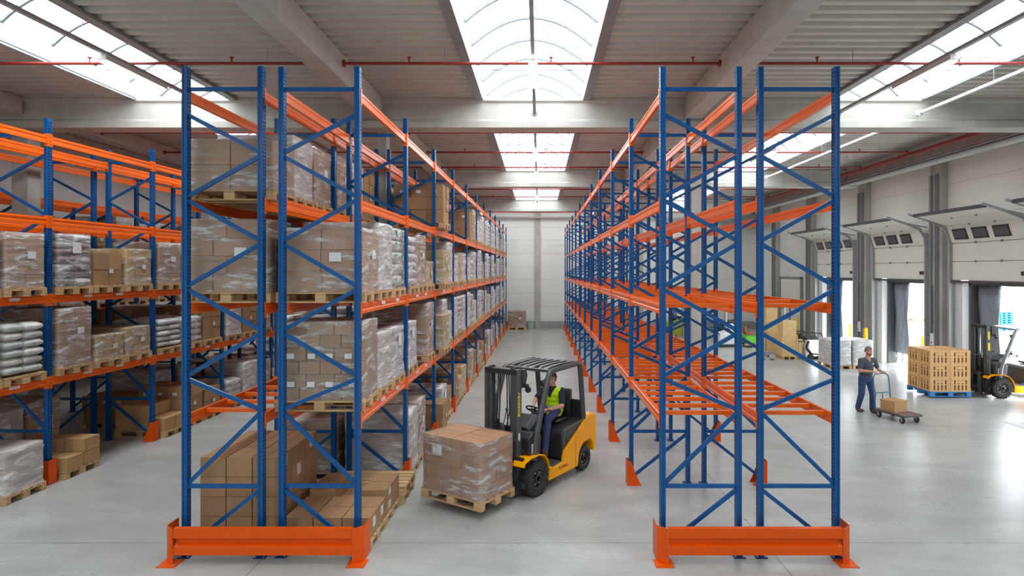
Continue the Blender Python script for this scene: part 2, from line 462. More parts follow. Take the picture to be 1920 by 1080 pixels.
# walls
mb = MB(); mb.bx(XL-0.2, XR+0.2, Y1, Y1+0.2, 0, 8.4); struct(mb.build('wall_back', 'panel'))
mb = MB(); mb.bx(XL-0.2, XL, Y0, Y1, 0, 8.4); struct(mb.build('wall_left', 'panel_r'))
mb = MB(); mb.bx(XL-0.2, XR+0.2, Y0-0.2, Y0, 0, 8.4); struct(mb.build('wall_front', 'panel'))
DOORS = [(13.1, 16.6), (17.6, 21.0), (22.4, 25.85), (27.5, 31.2)]
mb = MB(); y = Y0; HO = 3.44
for (a, b) in DOORS:
    mb.bx(XR, XR+0.2, y, a, 0, 8.4); mb.bx(XR, XR+0.2, a, b, HO, 8.4); y = b
mb.bx(XR, XR+0.2, y, Y1, 0, 8.4)
struct(mb.build('wall_right', 'panel_r'))
mb = MB(); mb.bx(XL, XR, Y1-0.12, Y1-0.003, 0, 0.46)
struct(mb.build('baseboard_back', 'plinth', bevel=0.01))
mb = MB(); mb.bx(XR-0.1, XR-0.003, 31.6, Y1-0.13, 0, 0.40); struct(mb.build('baseboard_right', 'plinth', bevel=0.01))
# concrete frame
tn = [0]
def trim(mb, mat='concrete', bevel=0.012):
    tn[0] += 1; return struct(mb.build('trim_%d' % tn[0], mat, bevel=bevel))
LB = [(-11.6, -11.2, 7.16), (-3.75, -3.40, 7.06), (3.15, 3.50, 7.06), (11.4, 11.8, 6.92)]
GY = [-5.6, 4.0, 13.6, 23.2, 32.8]
for gy in GY:
    mb = MB(); x0, x1 = XL, XB+0.4
    mb.prism([(gy-0.05, 6.87), (gy+0.45, 6.87), (gy+0.45, 7.02), (gy+0.40, 7.06), (gy+0.40, 7.42), (gy+0.46, 7.45), (gy+0.46, ZC), (gy-0.06, ZC), (gy-0.06, 7.45), (gy, 7.42), (gy, 7.06), (gy-0.05, 7.02)], 'x', x0, x1)
    trim(mb)
for (a, b, z) in LB:
    ys = [Y0]+[g for g in GY]+[Y1]
    mb = MB()
    for i in range(len(ys)-1):
        s0 = ys[i]+(0.47 if i > 0 else 0); mb.bx(a, b, s0, ys[i+1]-0.07 if i < len(ys)-2 else ys[i+1], z, ZC)
    trim(mb)
# columns
for (x, yy, wx, wy, z) in [(-3.53, 14.16, 0.2, 0.34, 6.87), (5.86, 23.4, 0.42, 0.42, 6.87), (-11.36, 13.82, 0.36, 0.36, 6.87), (-12.75, 23.4, 0.45, 0.5, 6.87), (-12.75, 32.9, 0.45, 0.5, 6.87)]:
    mb = MB(); mb.bx(x-wx/2, x+wx/2, yy-wy/2, yy+wy/2, 0, z); trim(mb, 'concrete_col')
for yy in (17.1, 21.7, 26.68, 31.9, 36.6):
    mb = MB(); mb.bx(13.80, 13.995, yy-0.33, yy+0.33, 0, 7.5); trim(mb, 'concrete_col')
    mb = MB()
    for dx, dy, wd in ((13.76, 0.24, 0.10), (13.755, -0.05, 0.05), (13.755, -0.14, 0.03)):
        mb.bx(dx-0.03, 13.797, yy+dy-wd/2, yy+dy+wd/2, 0, 7.1)
    struct(mb.build('trim_%d' % (tn[0]+1), 'grey_metal')); tn[0] += 1
mb = MB(); mb.bx(-0.27, 0.06, Y1-0.2, Y1-0.003, 0, 7.5); trim(mb, 'concrete_col')
for xx in (-6.6, 6.6):
    mb = MB(); mb.bx(xx-0.17, xx+0.17, Y1-0.2, Y1-0.003, 0, 7.5); trim(mb, 'concrete_col')

# ------------------------------------------------------------------ dock doors
PROF = [(13.90, 3.44), (13.90, 4.06), (13.90, 4.67), (13.70, 5.26), (13.14, 5.44), (12.60, 5.60)]
def dock_door(i, a, b, label):
    mb = MB(); mb.bx(13.80, 13.998, b+0.01, b+0.09, 0, 5.1); mb.bx(13.80, 13.998, a-0.09, a-0.01, 0, 5.1)
    root = struct(mb.build('door_%d' % i, 'galv')); root['label'] = label
    for k in range(5):
        p, q = Vector((PROF[k][0], 0, PROF[k][1])), Vector((PROF[k+1][0], 0, PROF[k+1][1]))
        d = (q-p).normalized(); nrm = Vector((-d.z, 0, d.x)) * -1
        mb = MB(); p2 = p+d*0.008; q2 = q-d*0.008
        pts = [p2+nrm*0.0, q2+nrm*0.0, q2+nrm*0.045, p2+nrm*0.045]
        mb.prism([(v.x, v.z) for v in pts], 'y', a, b)
        pn = mb.build('door_panel', 'door_panel', root, bevel=0.006)
        hm = MB()                                        # hinges on the seams
        if k > 0:
            for t in (0.33, 0.66):
                hm.box((p.x-0.03, a+(b-a)*t, p.z), (0.03, 0.06, 0.07))
            hm.build('hinge', 'grey_metal', pn)
        if k == 3-0 and False: pass
        if k == 2:
            wbest = pn
            for t in range(4):
                yc = b-0.55-t*0.92
                if yc-0.33 < a: break
                c = (p+q)/2; R = Matrix.Rotation(math.atan2(d.x, d.z), 3, 'Y')
                fm = MB(); fm.box(c+nrm*-0.012, (0.02, 0.66, 0.36), R)
                fm.raw([], [])
                wf = fm.build('door_window', 'black', pn); wf.location = (0, yc, 0)
                gm = MB(); gm.box(c+nrm*-0.024, (0.008, 0.56, 0.26), R); gm.build('window_pane', 'panel_dark', wf)
    # tracks with the curve
    for yy in (a-0.05, b+0.05):
        tr = MB(); pts = [(13.84, yy, 0.1), (13.84, yy, 4.6), (13.80, yy, 4.95), (13.62, yy, 5.24), (13.08, yy, 5.46), (12.45, yy, 5.66)]
        for j in range(len(pts)-1): tr.bar(pts[j], pts[j+1], 0.07, 0.05, (0, 1, 0))
        tr.bar((13.9, yy, 5.3), (13.1, yy, 5.46), 0.04, 0.04)
        tr.build('door_track', 'galv', root)
    mb = MB(); mb.bx(12.58, 12.62, a, b, 5.55, 5.66); mb.build('door_seal', 'dark_grey', root)
    mb = MB(); mb.bx(13.86, 13.93, a, b, 3.36, 3.435); mb.build('bottom_seal', 'dark_grey', root)
    mb = MB(); mb.bx(13.86, 13.90, a+0.12, a+0.36, 3.62, 3.74); mb.build('handle', 'black', root, bevel=0.01)
    # white reveal and shelter
    mb = MB(); mb.bx(14.0, 14.2, b-0.36, b, 0, 3.43); mb.build('reveal', 'white_paint', root)
    mb = MB(); mb.bx(14.21, 14.55, b-0.44, b-0.34, 0.0, 3.43); mb.bx(14.21, 14.55, a, a+0.06, 0, 3.43); mb.bx(14.21, 14.55, a, b-0.34, 3.28, 3.44)
    sh = mb.build('shelter_frame', 'dark_grey', root)
    mb = MB(); ny, nz = 14, 16; vs = []
    for iz in range(nz+1):
        for iy in range(ny+1):
            t = iy/ny; u = iz/nz
            vs.append((14.5+0.035*math.sin(t*9+u*4)*(0.3+u)+0.012*math.sin(t*23-u*11), b-0.42-1.0*t*(1-0.05*math.sin(u*3)), 0.45+2.85*u))
    mb.raw(vs, [(r*(ny+1)+c, r*(ny+1)+c+1, (r+1)*(ny+1)+c+1, (r+1)*(ny+1)+c) for r in range(nz) for c in range(ny)])
    cu = mb.build('shelter_curtain', 'curtain', root, smooth='all')
    sm = cu.modifiers.new('thick', 'SOLIDIFY'); sm.thickness = 0.012
    for kx in (0.55, 0.95):
        lm = MB(); lm.tube([(14.5, b-kx, 0.5), (14.5, b-kx-0.03, 0.3), (14.5, b-kx+0.02, 0.08)], 0.02, 6); lm.build('curtain_strap', 'dark_grey', root)
dock_door(1, *DOORS[0], 'sectional loading door at the right edge, only its raised track showing')
dock_door(2, *DOORS[1], 'nearest open sectional loading door, behind the parked forklift')
dock_door(3, *DOORS[2], 'middle open sectional loading door, behind the walking worker')
dock_door(4, *DOORS[3], 'farthest open sectional loading door, partly behind the blue upright')
# side door in the far part of the dock wall
mb = MB(); mb.bx(13.9, 13.99, 33.2, 35.9, 0, 3.3); d5 = struct(mb.build('door_5', 'door_panel', bevel=0.01))
mb = MB(); mb.bx(13.86, 13.995, 35.92, 36.02, 0, 3.42); mb.bx(13.86, 13.995, 33.08, 33.18, 0, 3.42); mb.bx(13.86, 13.995, 33.08, 36.02, 3.32, 3.42)
mb.build('door_frame', 'grey_metal', d5)

# ------------------------------------------------------------------ sprinklers, cable tray, lamps
def where_y(y):
    return 'before the first cross beam' if y < 13 else ('between first and second cross beams' if y < 23 else ('between second and third cross beams' if y < 32.7 else 'beyond the third cross beam'))
rank = {10.55: '', 15.85: 'nearest', 18.5: 'middle', 21.2: 'farthest', 26.9: 'nearest', 29.7: 'farthest', 35.0: 'nearest', 37.6: 'farthest'}
HIDP = {(26.9, 'left of the aisle'), (35.0, 'left of the aisle'), (35.0, 'over the aisle'), (35.0, 'right of the aisle'), (37.6, 'left of the aisle')}
spans = [(-12.8, -11.7, None), (-11.1, -3.85, 'left of the aisle'), (-3.30, 3.05, 'over the aisle'), (3.60, 10.9, 'right of the aisle')]
for y in rank:
    for (a, b, wh) in spans:
        if wh is None or (y, wh) in HIDP: continue
        p = thing('sprinkler_pipe', ('%s red roof pipe, %s, %s' % (rank[y], wh, where_y(y))).strip(), 'pipe', (0, 0, 0), 0, 'red sprinkler pipes')
        mb = MB(); mb.cyl((a, y, 7.27), (b, y, 7.27), 0.026, n=8)
        for e in (a, b): mb.cyl((e-0.02, y, 7.27), (e+0.02, y, 7.27), 0.06, n=10)
        mb.build('pipe', 'red_pipe', p)
        x = a+1.1
        while x < b-0.3:
            hm = MB(); hm.cyl((x, y, 7.29), (x, y, 7.36), 0.014, n=6); hm.cyl((x, y, 7.36), (x, y, 7.375), 0.035, n=8)
            hm.build('sprinkler_head', 'red_pipe', p)
            hm = MB(); hm.cyl((x+0.6, y, 7.28), (x+0.6, y, 7.53), 0.006, n=5); hm.build('hanger_rod', 'galv', p); x += 2.4
mb = MB(); mb.cyl((11.03, 8, 7.22), (11.03, 40.5, 7.22), 0.06, n=10)
mb.cyl((11.03, 40.5, 7.22), (11.03, 40.78, 7.22), 0.06, n=10)
tag(mb.build('sprinkler_main', 'red_pipe', smooth=True), 'red sprinkler main pipe running along the roof beam above the loading doors', 'pipe')
t = thing('cable_tray', 'grey cable tray and ducts running along the beam above the loading doors', 'cable tray')
mb = MB(); mb.bx(11.18, 11.36, 8, 40.5, 6.86, 6.91); mb.build('tray', 'galv', t)
mb = MB(); mb.cyl((11.22, 8, 6.98), (11.22, 40.5, 6.98), 0.045, n=8); mb.build('duct', 'grey_metal', t)
for yy in range(9, 40, 3):
    mb = MB(); mb.bar((11.27, yy, 6.86), (11.39, yy, 7.05), 0.03, 0.03); mb.build('mount_bracket', 'galv', t)

def trunking(x, ya, yb, label, wd=0.055, mat='galv', hang=True, z=7.12):
    t = thing('lamp_trunking' if mat != 'white_paint' else 'conduit', label, 'cable trunking' if mat != 'white_paint' else 'conduit', (x, 0, 0))
    mb = MB(); mb.bx(-wd/2, wd/2, ya, yb, z, z+0.05)
    mb.build('rail', mat, t)
    mb = MB(); mb.cyl((0, yb-0.06, z+0.02), (0, yb+0.02, z+0.02), 0.075, n=12); mb.build('end_cap', mat, t)
    yy = ya+0.8
    while yy < yb:
        mb = MB(); mb.cyl((0, yy, z+0.05), (0, yy, ZC+0.36), 0.005, n=5); mb.build('suspension_wire', 'galv', t); yy += 3.2
for si, (x, nm) in enumerate(((-6.74, 'left'), (-0.10, 'middle'), (6.40, 'right'))):
    for k, (ya, yb) in enumerate(((2.0, 13.35), (14.3, 23.0), (24.0, 32.6))):
        if si == 0 and k: continue
        trunking(x, ya, yb, '%s lamp trunking under the %s skylight, %s' % (['grey', 'grey', 'grey'][k], nm, ['nearest run', 'run past the first cross beam', 'farthest run'][k]), 0.06 if si == 1 else 0.075)
    for k, (ya, yb) in enumerate(((9.6, 11.2), (16.9, 18.7), (20.9, 22.6), (27.2, 28.9), (30.7, 32.3))):
        if (si == 2 and k > 1) or (si == 0 and k): continue
        l = thing('strip_lamp', '%s white strip lamp under the %s skylight' % (['nearest', 'second nearest', 'third nearest', 'second farthest', 'farthest'][k], nm), 'lamp', (x, 0, 0), 0, 'strip lamps under the skylights')
        mb = MB(); mb.bx(-0.075, 0.075, ya, yb, 7.02, 7.105); mb.build('housing', 'white_paint', l, bevel=0.008)
        for ym in (ya+0.25, yb-0.25): mb = MB(); mb.bx(-0.03, 0.03, ym-0.03, ym+0.03, 7.105, 7.1195); mb.build('ceiling_mount', 'galv', l)
        mb = MB(); mb.cyl((-0.045, ya+0.04, 7.0), (-0.045, yb-0.04, 7.0), 0.018, n=8); mb.build('tube', 'lamp_tube', l)
        mb = MB(); mb.cyl((0.045, ya+0.04, 7.0), (0.045, yb-0.04, 7.0), 0.018, n=8); mb.build('tube', 'lamp_tube', l)
trunking(8.16, 4.0, 13.4, 'white conduit under the roof, upper right, ending at first cross beam', 0.06, 'white_paint')
trunking(8.25, 14.2, 22.6, 'white conduit under the roof, behind the right rack, past first cross beam', 0.06, 'white_paint')
mb = MB(); mb.cyl((-6, Y1-0.28, 7.22), (6, Y1-0.28, 7.22), 0.05, n=8)
for xx in (-4, -0.1, 4): mb.bx(xx-0.02, xx+0.02, Y1-0.28, Y1-0.003, 7.18, 7.26)
tag(mb.build('pipe', 'white_paint'), 'white horizontal pipe high on the back wall', 'pipe')

# unseen fill lamps, added to brighten the back wall and the loading bay
def fill_lamp(label, loc, rz, length, power, tilt=0.0, grp='added fill lamps'):
    l = thing('strip_lamp', label, 'lamp', loc, rz, grp)
    mb = MB(); mb.bx(-0.09, 0.09, -length/2, length/2, 0.02, 0.09); mb.build('housing', 'white_paint', l, bevel=0.01)
    mb = MB(); mb.cyl((0, -length/2+0.05, 0.015), (0, length/2-0.05, 0.015), 0.016, n=8); mb.build('tube', 'lamp_tube', l)
    mb = MB(); mb.cyl((0, 0, 0.09), (0, 0, ZC-loc[2]), 0.01, n=6); mb.build('ceiling_mount', 'galv', l)
    ld = bpy.data.lights.new('fill_light', 'AREA'); ld.shape = 'RECTANGLE'; ld.size = 0.16; ld.size_y = length-0.1; ld.energy = power; ld.color = (0.95, 0.99, 1.0)
    lo = bpy.data.objects.new('fill_light', ld); COL.objects.link(lo); lo.parent = l; lo.location = (0, 0, -0.012); lo.rotation_euler = (0, tilt, 0)
for i, x in enumerate((-8.5, -1.8, 1.8, 8.5)):
    fill_lamp('%s added fill lamp in front of the back wall, behind the third cross beam' % ['far left', 'inner left', 'inner right', 'far right'][i], (x, 36.3, 7.36), PI/2, 2.6, 105, -0.7)
for i, yy in enumerate((14.8, 19.6, 24.3, 29.4, 34.5)):
    fill_lamp('%s added fill lamp over the loading doors, behind the roof beam' % ['nearest', 'second', 'third', 'fourth', 'farthest'][i], (12.35, yy, 7.30), 0, 2.6, 13, 0.0)
# ================================================================== PALLET RACKS
LV = [1.87, 3.33, 4.71, 6.15]                       # beam tops
PITCH = 2.8; HP = 6.45
PW, PD = 0.07, 0.10
def post_mesh(h):
    mb = MB(); hx = PW/2; hy = PD/2
    ys = [-hy, -0.033, -0.013, 0.013, 0.033, hy]; zs = [0.0]; z = 0.06; hole = []
    while z < h-0.06:
        zs += [z, z+0.030]; hole.append(len(zs)-2); z += 0.05
    zs.append(h); hole = set(hole)
    for sx in (-hx, hx):
        vs = [(sx, y, z) for z in zs for y in ys]; n = len(ys); fs = []
        for i in range(len(zs)-1):
            for j in range(n-1):
                if i in hole and j in (1, 3): continue
                fs.append((i*n+j, i*n+j+1, (i+1)*n+j+1, (i+1)*n+j))
        mb.raw(vs, fs)
    for sy in (-1, 1):                                # ribbed flanks
        pr = [(-hx, hy), (-0.018, hy), (-0.014, hy-0.009), (0.010, hy-0.009), (0.014, hy), (hx, hy)]
        vs = [(x, sy*y, z) for z in (0, h) for (x, y) in pr]; n = len(pr)
        mb.raw(vs, [(i, i+1, n+i+1, n+i) for i in range(n-1)])
    return mb.mesh('upright', 'blue')
POST = post_mesh(HP)
mb = MB(); mb.box((0, 0, 0.006), (0.15, 0.17, 0.012))
for a in (-0.055, 0.055):
    for b in (-0.068, 0.068): mb.cyl((a, b, 0.012), (a, b, 0.03), 0.011, n=6, mi=1)
FOOT = mb.mesh('foot_plate', ['blue_dark', 'bolt'])
BL = PITCH-PD
def beam_mesh():
    mb = MB(); h = 0.14; w = 0.05
    pr = [(0, 0), (w, 0), (w, 0.045), (w-0.009, 0.053), (w-0.009, 0.088), (w, 0.096), (w, h-0.02), (w-0.014, h-0.014), (w-0.014, h), (0, h), (0, 0.096), (0.009, 0.088), (0.009, 0.053), (0, 0.045)]
    pr = [(x-w/2, z-h) for x, z in pr]
    mb.prism(pr, 'y', -BL/2+0.004, BL/2-0.004)
    return mb.mesh('beam', 'orange')
BEAM = beam_mesh()
def conn_mesh(s):
    mb = MB(); y = s*(PITCH/2)
    pl = [(0.041, y-s*0.004), (0.041, y-s*0.0535), (-0.03, y-s*0.0535), (-0.03, y-s*0.0505), (0.036, y-s*0.0505), (0.036, y-s*0.004)]
    mb.prism(pl, 'z', -0.19, 0.03)
    for z in (-0.15, -0.10, -0.02): mb.cyl((0.036, y-s*0.026, z), (0.043, y-s*0.026, z), 0.008, n=6, mi=1)
    return mb.mesh('beam_connector', ['orange', 'dark_print'])
CONN = [conn_mesh(-1), conn_mesh(1)]
mb = MB(); mb.bx(0.03, 0.97, -0.03, 0.03, -0.055, 0.0); DECK = mb.mesh('deck_bar', 'orange', bevel=0.004)
mb = MB(); mb.bx(0, 0.002, -0.1, 0.1, -0.025, 0.025); TAGM = mb.mesh('location_label', 'label')
# bracing: (u, z) node list from the aisle side
NODES = [(0, 5.85), (1, 5.30), (0, 4.72), (1, 4.14), (0, 3.54), (1, 2.96), (0, 2.36), (1, 1.91), (0, 0.93)]
SEGS = [(NODES[i], NODES[i+1]) for i in range(len(NODES)-1)]+[((1, 0.90), (0, 0.10)), ((0, 6.16), (1, 6.16)), ((0, 0.925), (1, 0.925))]
def brace_mb(seg, mb=None, off=0):
    mb = mb or MB(); (u0, z0), (u1, z1) = seg
    a = Vector((0.03 if u0 == 0 else 0.97, off, z0)); b = Vector((0.03 if u1 == 0 else 0.97, off, z1))
    if abs(z0-z1) > 0.01: a.z -= 0.03 if z0 > z1 else -0.03; b.z += 0.03 if z0 > z1 else -0.03
    mb.bar(a, b, 0.034, 0.052, (0, 1, 0) if False else (0, 0, 1))
    for p in (a, b): mb.cyl((p.x, off-0.022, p.z), (p.x, off-0.028, p.z), 0.010, n=6, mi=1)
    return mb
BRACE = [brace_mb(s).mesh('brace', ['blue', 'bolt']) for s in SEGS]

class Rack:
    def __init__(s, key, x0, y0, side, slope, nb, label, levels=LV, bars=(), posth=HP, tags=False, first=0):
        s.key, s.x0, s.y0, s.side, s.slope, s.nb = key, x0, y0, side, slope, nb
        s.rz = -math.atan(slope); s.levels = levels
        s.root = thing('pallet_rack', label, 'rack', (x0, y0, 0), s.rz, 'pallet racks')
        r = s.root; sd = side
        post = POST if posth == HP else post_mesh(posth)
        segs = BRACE
        for k in range(nb+1):
            for u in (0, 1):
                p = link('upright', post, r, (sd*u, k*PITCH, 0))
                link('foot_plate', FOOT, p, (0, 0, 0))
            if k < 8:
                for i, me in enumerate(segs):
                    if max(SEGS[i][0][1], SEGS[i][1][1]) > posth: continue
                    o = link('brace', me, r, (0 if sd > 0 else 0, k*PITCH, 0))
                    if sd < 0: o.rotation_euler = (0, 0, PI)
        if nb+1 > 8:
            mb = MB()
            for k in range(8, nb+1):
                for sg in SEGS: brace_mb(sg, mb, k*PITCH*(1 if sd > 0 else -1))
            o = mb.build('brace', ['blue', 'bolt'], r); o['kind'] = 'stuff'
            if sd < 0: o.rotation_euler = (0, 0, PI)
        rest = MB()
        for k in range(nb):
            yc = (k+0.5)*PITCH
            for z in levels:
                for u in (0, 1):
                    face = -sd if u == 0 else sd
                    b = link('beam', BEAM, r, (sd*u, yc, z))
                    if face < 0: b.rotation_euler = (0, 0, PI)
                    if k < 6:
                        for cm in CONN: link('beam_connector', cm, b)
                    if u == 0 and tags and k < 4 and z < 3.5:
                        for t in ((-0.5, 0.35) if k % 2 else (-0.2, 0.7)):
                            link('location_label', TAGM, b, (0.0255, t*(1 if face > 0 else -1), -0.045))
            for (lz, n) in bars:
                for q in range(n):
                    yb = k*PITCH+0.28+(PITCH-0.56)*q/(n-1)
                    d = link('deck_bar', DECK, r, (0, yb, lz-0.012))
                    if sd < 0: d.rotation_euler = (0, 0, PI)
    def W(s, u, v, z):
        x = s.side*u; c, sn = math.cos(s.rz), math.sin(s.rz)
        return (s.x0+x*c-v*sn, s.y0+x*sn+v*c, z)

RA = Rack('A', -2.394, 8.24, -1, 0.0103, 11, 'loaded blue and orange pallet rack lining the left of the aisle', tags=True)
RB = Rack('B', -4.66, 8.24, 1, 0.0103, 11, 'loaded blue and orange rack back to back behind the left aisle rack')
RC = Rack('C', 1.627, 8.24, 1, 0.0, 11, 'empty blue and orange pallet rack lining the right of the aisle', bars=((LV[0], 6), (LV[1], 3)))
RD = Rack('D', 3.915, 8.24, -1, 0.0, 11, 'empty blue and orange rack nearest the loading doors', bars=((LV[0], 6), (LV[1], 3)))
RE = Rack('E', -8.80, 8.24, -1, 0.04, 8, 'loaded blue and orange pallet rack across the left side passage', tags=True)
RG = Rack('G', -11.07, 8.24, 1, 0.04, 7, 'pallet rack back to back behind the far left rack')
RF = Rack('F', -12.55, 11.04, 1, 0.02, 4, 'lower blue and orange rack along the left wall', levels=[1.4, 2.8, 4.15, 5.45], posth=5.55)

# extra beam bars in the bare first bay of the rear left rack
for yb in (0.45, 1.0, 1.55, 2.1):
    link('deck_bar', DECK, RB.root, (0, yb, LV[0]-0.012))

# ------------------------------------------------------------------ end barriers and upright guards
def barrier(x0, x1, label):
    t = thing('end_barrier', label, 'barrier', ((x0+x1)/2, 7.98, 0), 0, 'rack end barriers')
    w = (x1-x0)/2; z0, z1 = 0.125, 0.467
    mb = MB()
    pr = [(0, z1), (-0.012, z1), (0, z1-0.012)]
    prof = [(0.07, z1), (0.0, z1), (0.0, z1-0.125), (0.058, z1-0.14), (0.058, z0+0.135), (0.0, z0+0.105), (0.0, z0), (0.07, z0), (0.07, z0+0.008), (0.008, z0+0.008), (0.008, z0+0.099), (0.066, z0+0.129), (0.066, z1-0.134), (0.008, z1-0.119), (0.008, z1-0.008), (0.07, z1-0.008)]
    mb.prism(prof, 'x', -w+0.16, w-0.16)
    mb.build('rail', 'guard_orange', t)
    for s in (-1, 1):
        c = MB(); th = 0.006
        # front strip, chamfer, return plate as one bent plate
        pl = [(s*(w-0.30), -0.004), (s*(w-0.13), -0.004), (s*(w-0.02), 0.10), (s*(w-0.02), 0.36)]
        inn = [(s*(w-0.02-th), 0.36), (s*(w-0.02-th), 0.103), (s*(w-0.133), 0.004), (s*(w-0.30), 0.004)]
        c.prism(pl[1:]+inn[:-1], 'z', 0.012, z1+0.004)
        c.bx(s*(w-0.135)-0.02, s*(w-0.135)+0.02, -0.006, 0.004, 0.0, z1+0.002)
        cp = c.build('corner_plate', 'guard_orange', t)
        fp = MB(); fp.box((s*(w-0.10), 0.03, 0.006), (0.24, 0.22, 0.012))
        for a in (-0.09, 0.09): fp.cyl((s*(w-0.10)+a, -0.05, 0.012), (s*(w-0.10)+a, -0.05, 0.03), 0.012, n=6, mi=1)
        fp.build('foot_plate', ['guard_orange', 'bolt'], cp)
barrier(-4.84, -2.24, 'orange steel end barrier in front of the loaded left racks')
barrier(1.50, 4.04, 'orange steel end barrier in front of the empty right racks')

def guard_mesh(sd):          # sd: direction from aisle to rack
    mb = MB(); h = 0.43; th = 0.006
    x0 = -sd*0.085
    mb.bx(x0, x0+sd*th, -0.10, 0.10, 0.012, h)
    for y in (-0.10, 0.10-th):
        mb.prism([(x0, 0.012), (x0+sd*0.24, 0.012), (x0+sd*0.20, 0.09), (x0+sd*0.07, h-0.01), (x0, h)], 'y', y, y+th)
    return mb.mesh('guard_plate', 'guard_orange')
def guard_foot(sd):
    mb = MB(); x0 = -sd*0.085
    for y in (-0.105, 0.105): mb.box((x0+sd*0.12, y, 0.006), (0.25, 0.036, 0.012))
    for y in (-0.112, 0.112):
        for a in (0.04, 0.2): mb.cyl((x0+sd*a, y, 0.012), (x0+sd*a, y, 0.028), 0.010, n=6, mi=1)
    return mb.mesh('foot_plate', ['guard_orange', 'bolt'])
GM = {s: (guard_mesh(s), guard_foot(s)) for s in (-1, 1)}
for R, nm in ((RA, 'left aisle rack'), (RC, 'empty right aisle rack'), (RD, 'empty rack nearest the loading doors'), (RE, 'far left rack')):
    for k in range(1, {'A': 12, 'C': 12, 'D': 8, 'E': 5}[R.key]):
        g = thing('upright_guard', 'orange steel guard at the foot of the %s upright, %s' % (ORD[k], nm), 'guard', R.W(0, k*PITCH, 0), R.rz, 'upright guards of the '+nm)
        p = link('guard_plate', GM[R.side][0], g); link('foot_plate', GM[R.side][1], p)
# ================================================================== PALLETS AND LOADS
PH = 0.144
def pallet_parts(mat='wood', U=1.2, V=0.8):
    """list of (part name, centre, size)"""
    out = []
    for i in range(5): out.append(('deck_board', (0, -V/2+0.0725+i*(V-0.145)/4, PH-0.011), (U, 0.145 if i % 2 == 0 else 0.10, 0.022)))
    for x in (-U/2+0.0725, 0, U/2-0.0725): out.append(('stringer_board', (x, 0, PH-0.033), (0.145, V, 0.022)))
    for x in (-U/2+0.0725, 0, U/2-0.0725):
        for y in (-V/2+0.05, 0, V/2-0.05): out.append(('block', (x, y, 0.061), (0.145, 0.10 if y else 0.14, 0.078)))
    for y in (-V/2+0.05, 0, V/2-0.05): out.append(('bottom_board', (0, y, 0.011), (U, 0.10 if y else 0.14, 0.022)))
    return out
_pm = {}
def pallet(label, loc, rz, near, mat='wood', group='wooden pallets', cat='pallet', U=1.2, V=0.8):
    key = (mat, U, V)
    if key not in _pm:
        parts = pallet_parts(mat, U, V); ms = {}
        for nm, c, d in parts:
            k = (nm, d)
            if k not in ms: mb = MB(); mb.box((0, 0, 0), d); ms[k] = mb.mesh(nm, mat, bevel=0.004)
        mb = MB()
        for nm, c, d in parts: mb.box(c, d)
        _pm[key] = (parts, ms, mb.mesh('pallet', mat))
    parts, ms, whole = _pm[key]
    if near:
        t = thing('pallet', label, cat, loc, rz, group)
        for nm, c, d in parts: link(nm, ms[(nm, d)], t, c)
    else:
        t = tag(link('pallet', whole, None, loc, rz), label, cat, group)
    return t

_cm = {}
def carton_mesh(d, mat='carton', open_seam=True):
    k = (tuple(round(x, 3) for x in d), mat)
    if k not in _cm:
        x, y, z = d; mb = MB(); mb.bx(-x/2, x/2, -y/2, y/2, 0, z-0.004)
        g = 0.003
        if x > y:
            mb.bx(-x/2, x/2, -y/2, -g, z-0.004, z); mb.bx(-x/2, x/2, g, y/2, z-0.004, z)
        else:
            mb.bx(-x/2, -g, -y/2, y/2, z-0.004, z); mb.bx(g, x/2, -y/2, y/2, z-0.004, z)
        _cm[k] = mb.mesh('carton', mat, bevel=0.006)
    return _cm[k]

def layout(U, V, nu, nv, nl, h, seed, jit=0.006, alt=True):
    """outer cartons of a stacked block: (centre xy, z, size)"""
    r = random.Random(seed); out = []; lh = h/nl
    for l in range(nl):
        a, b = (nu, nv) if (l % 2 == 0 or not alt) else (nv if U < V*1.1 else max(2, nu-1), nv)
        for i in range(a):
            for j in range(b):
                if 0 < i < a-1 and 0 < j < b-1 and l < nl-1: continue
                su, sv = U/a, V/b
                out.append((-U/2+su*(i+0.5)+r.uniform(-jit, jit), -V/2+sv*(j+0.5)+r.uniform(-jit, jit), l*lh, (su-0.014, sv-0.014, lh-0.005)))
    return out

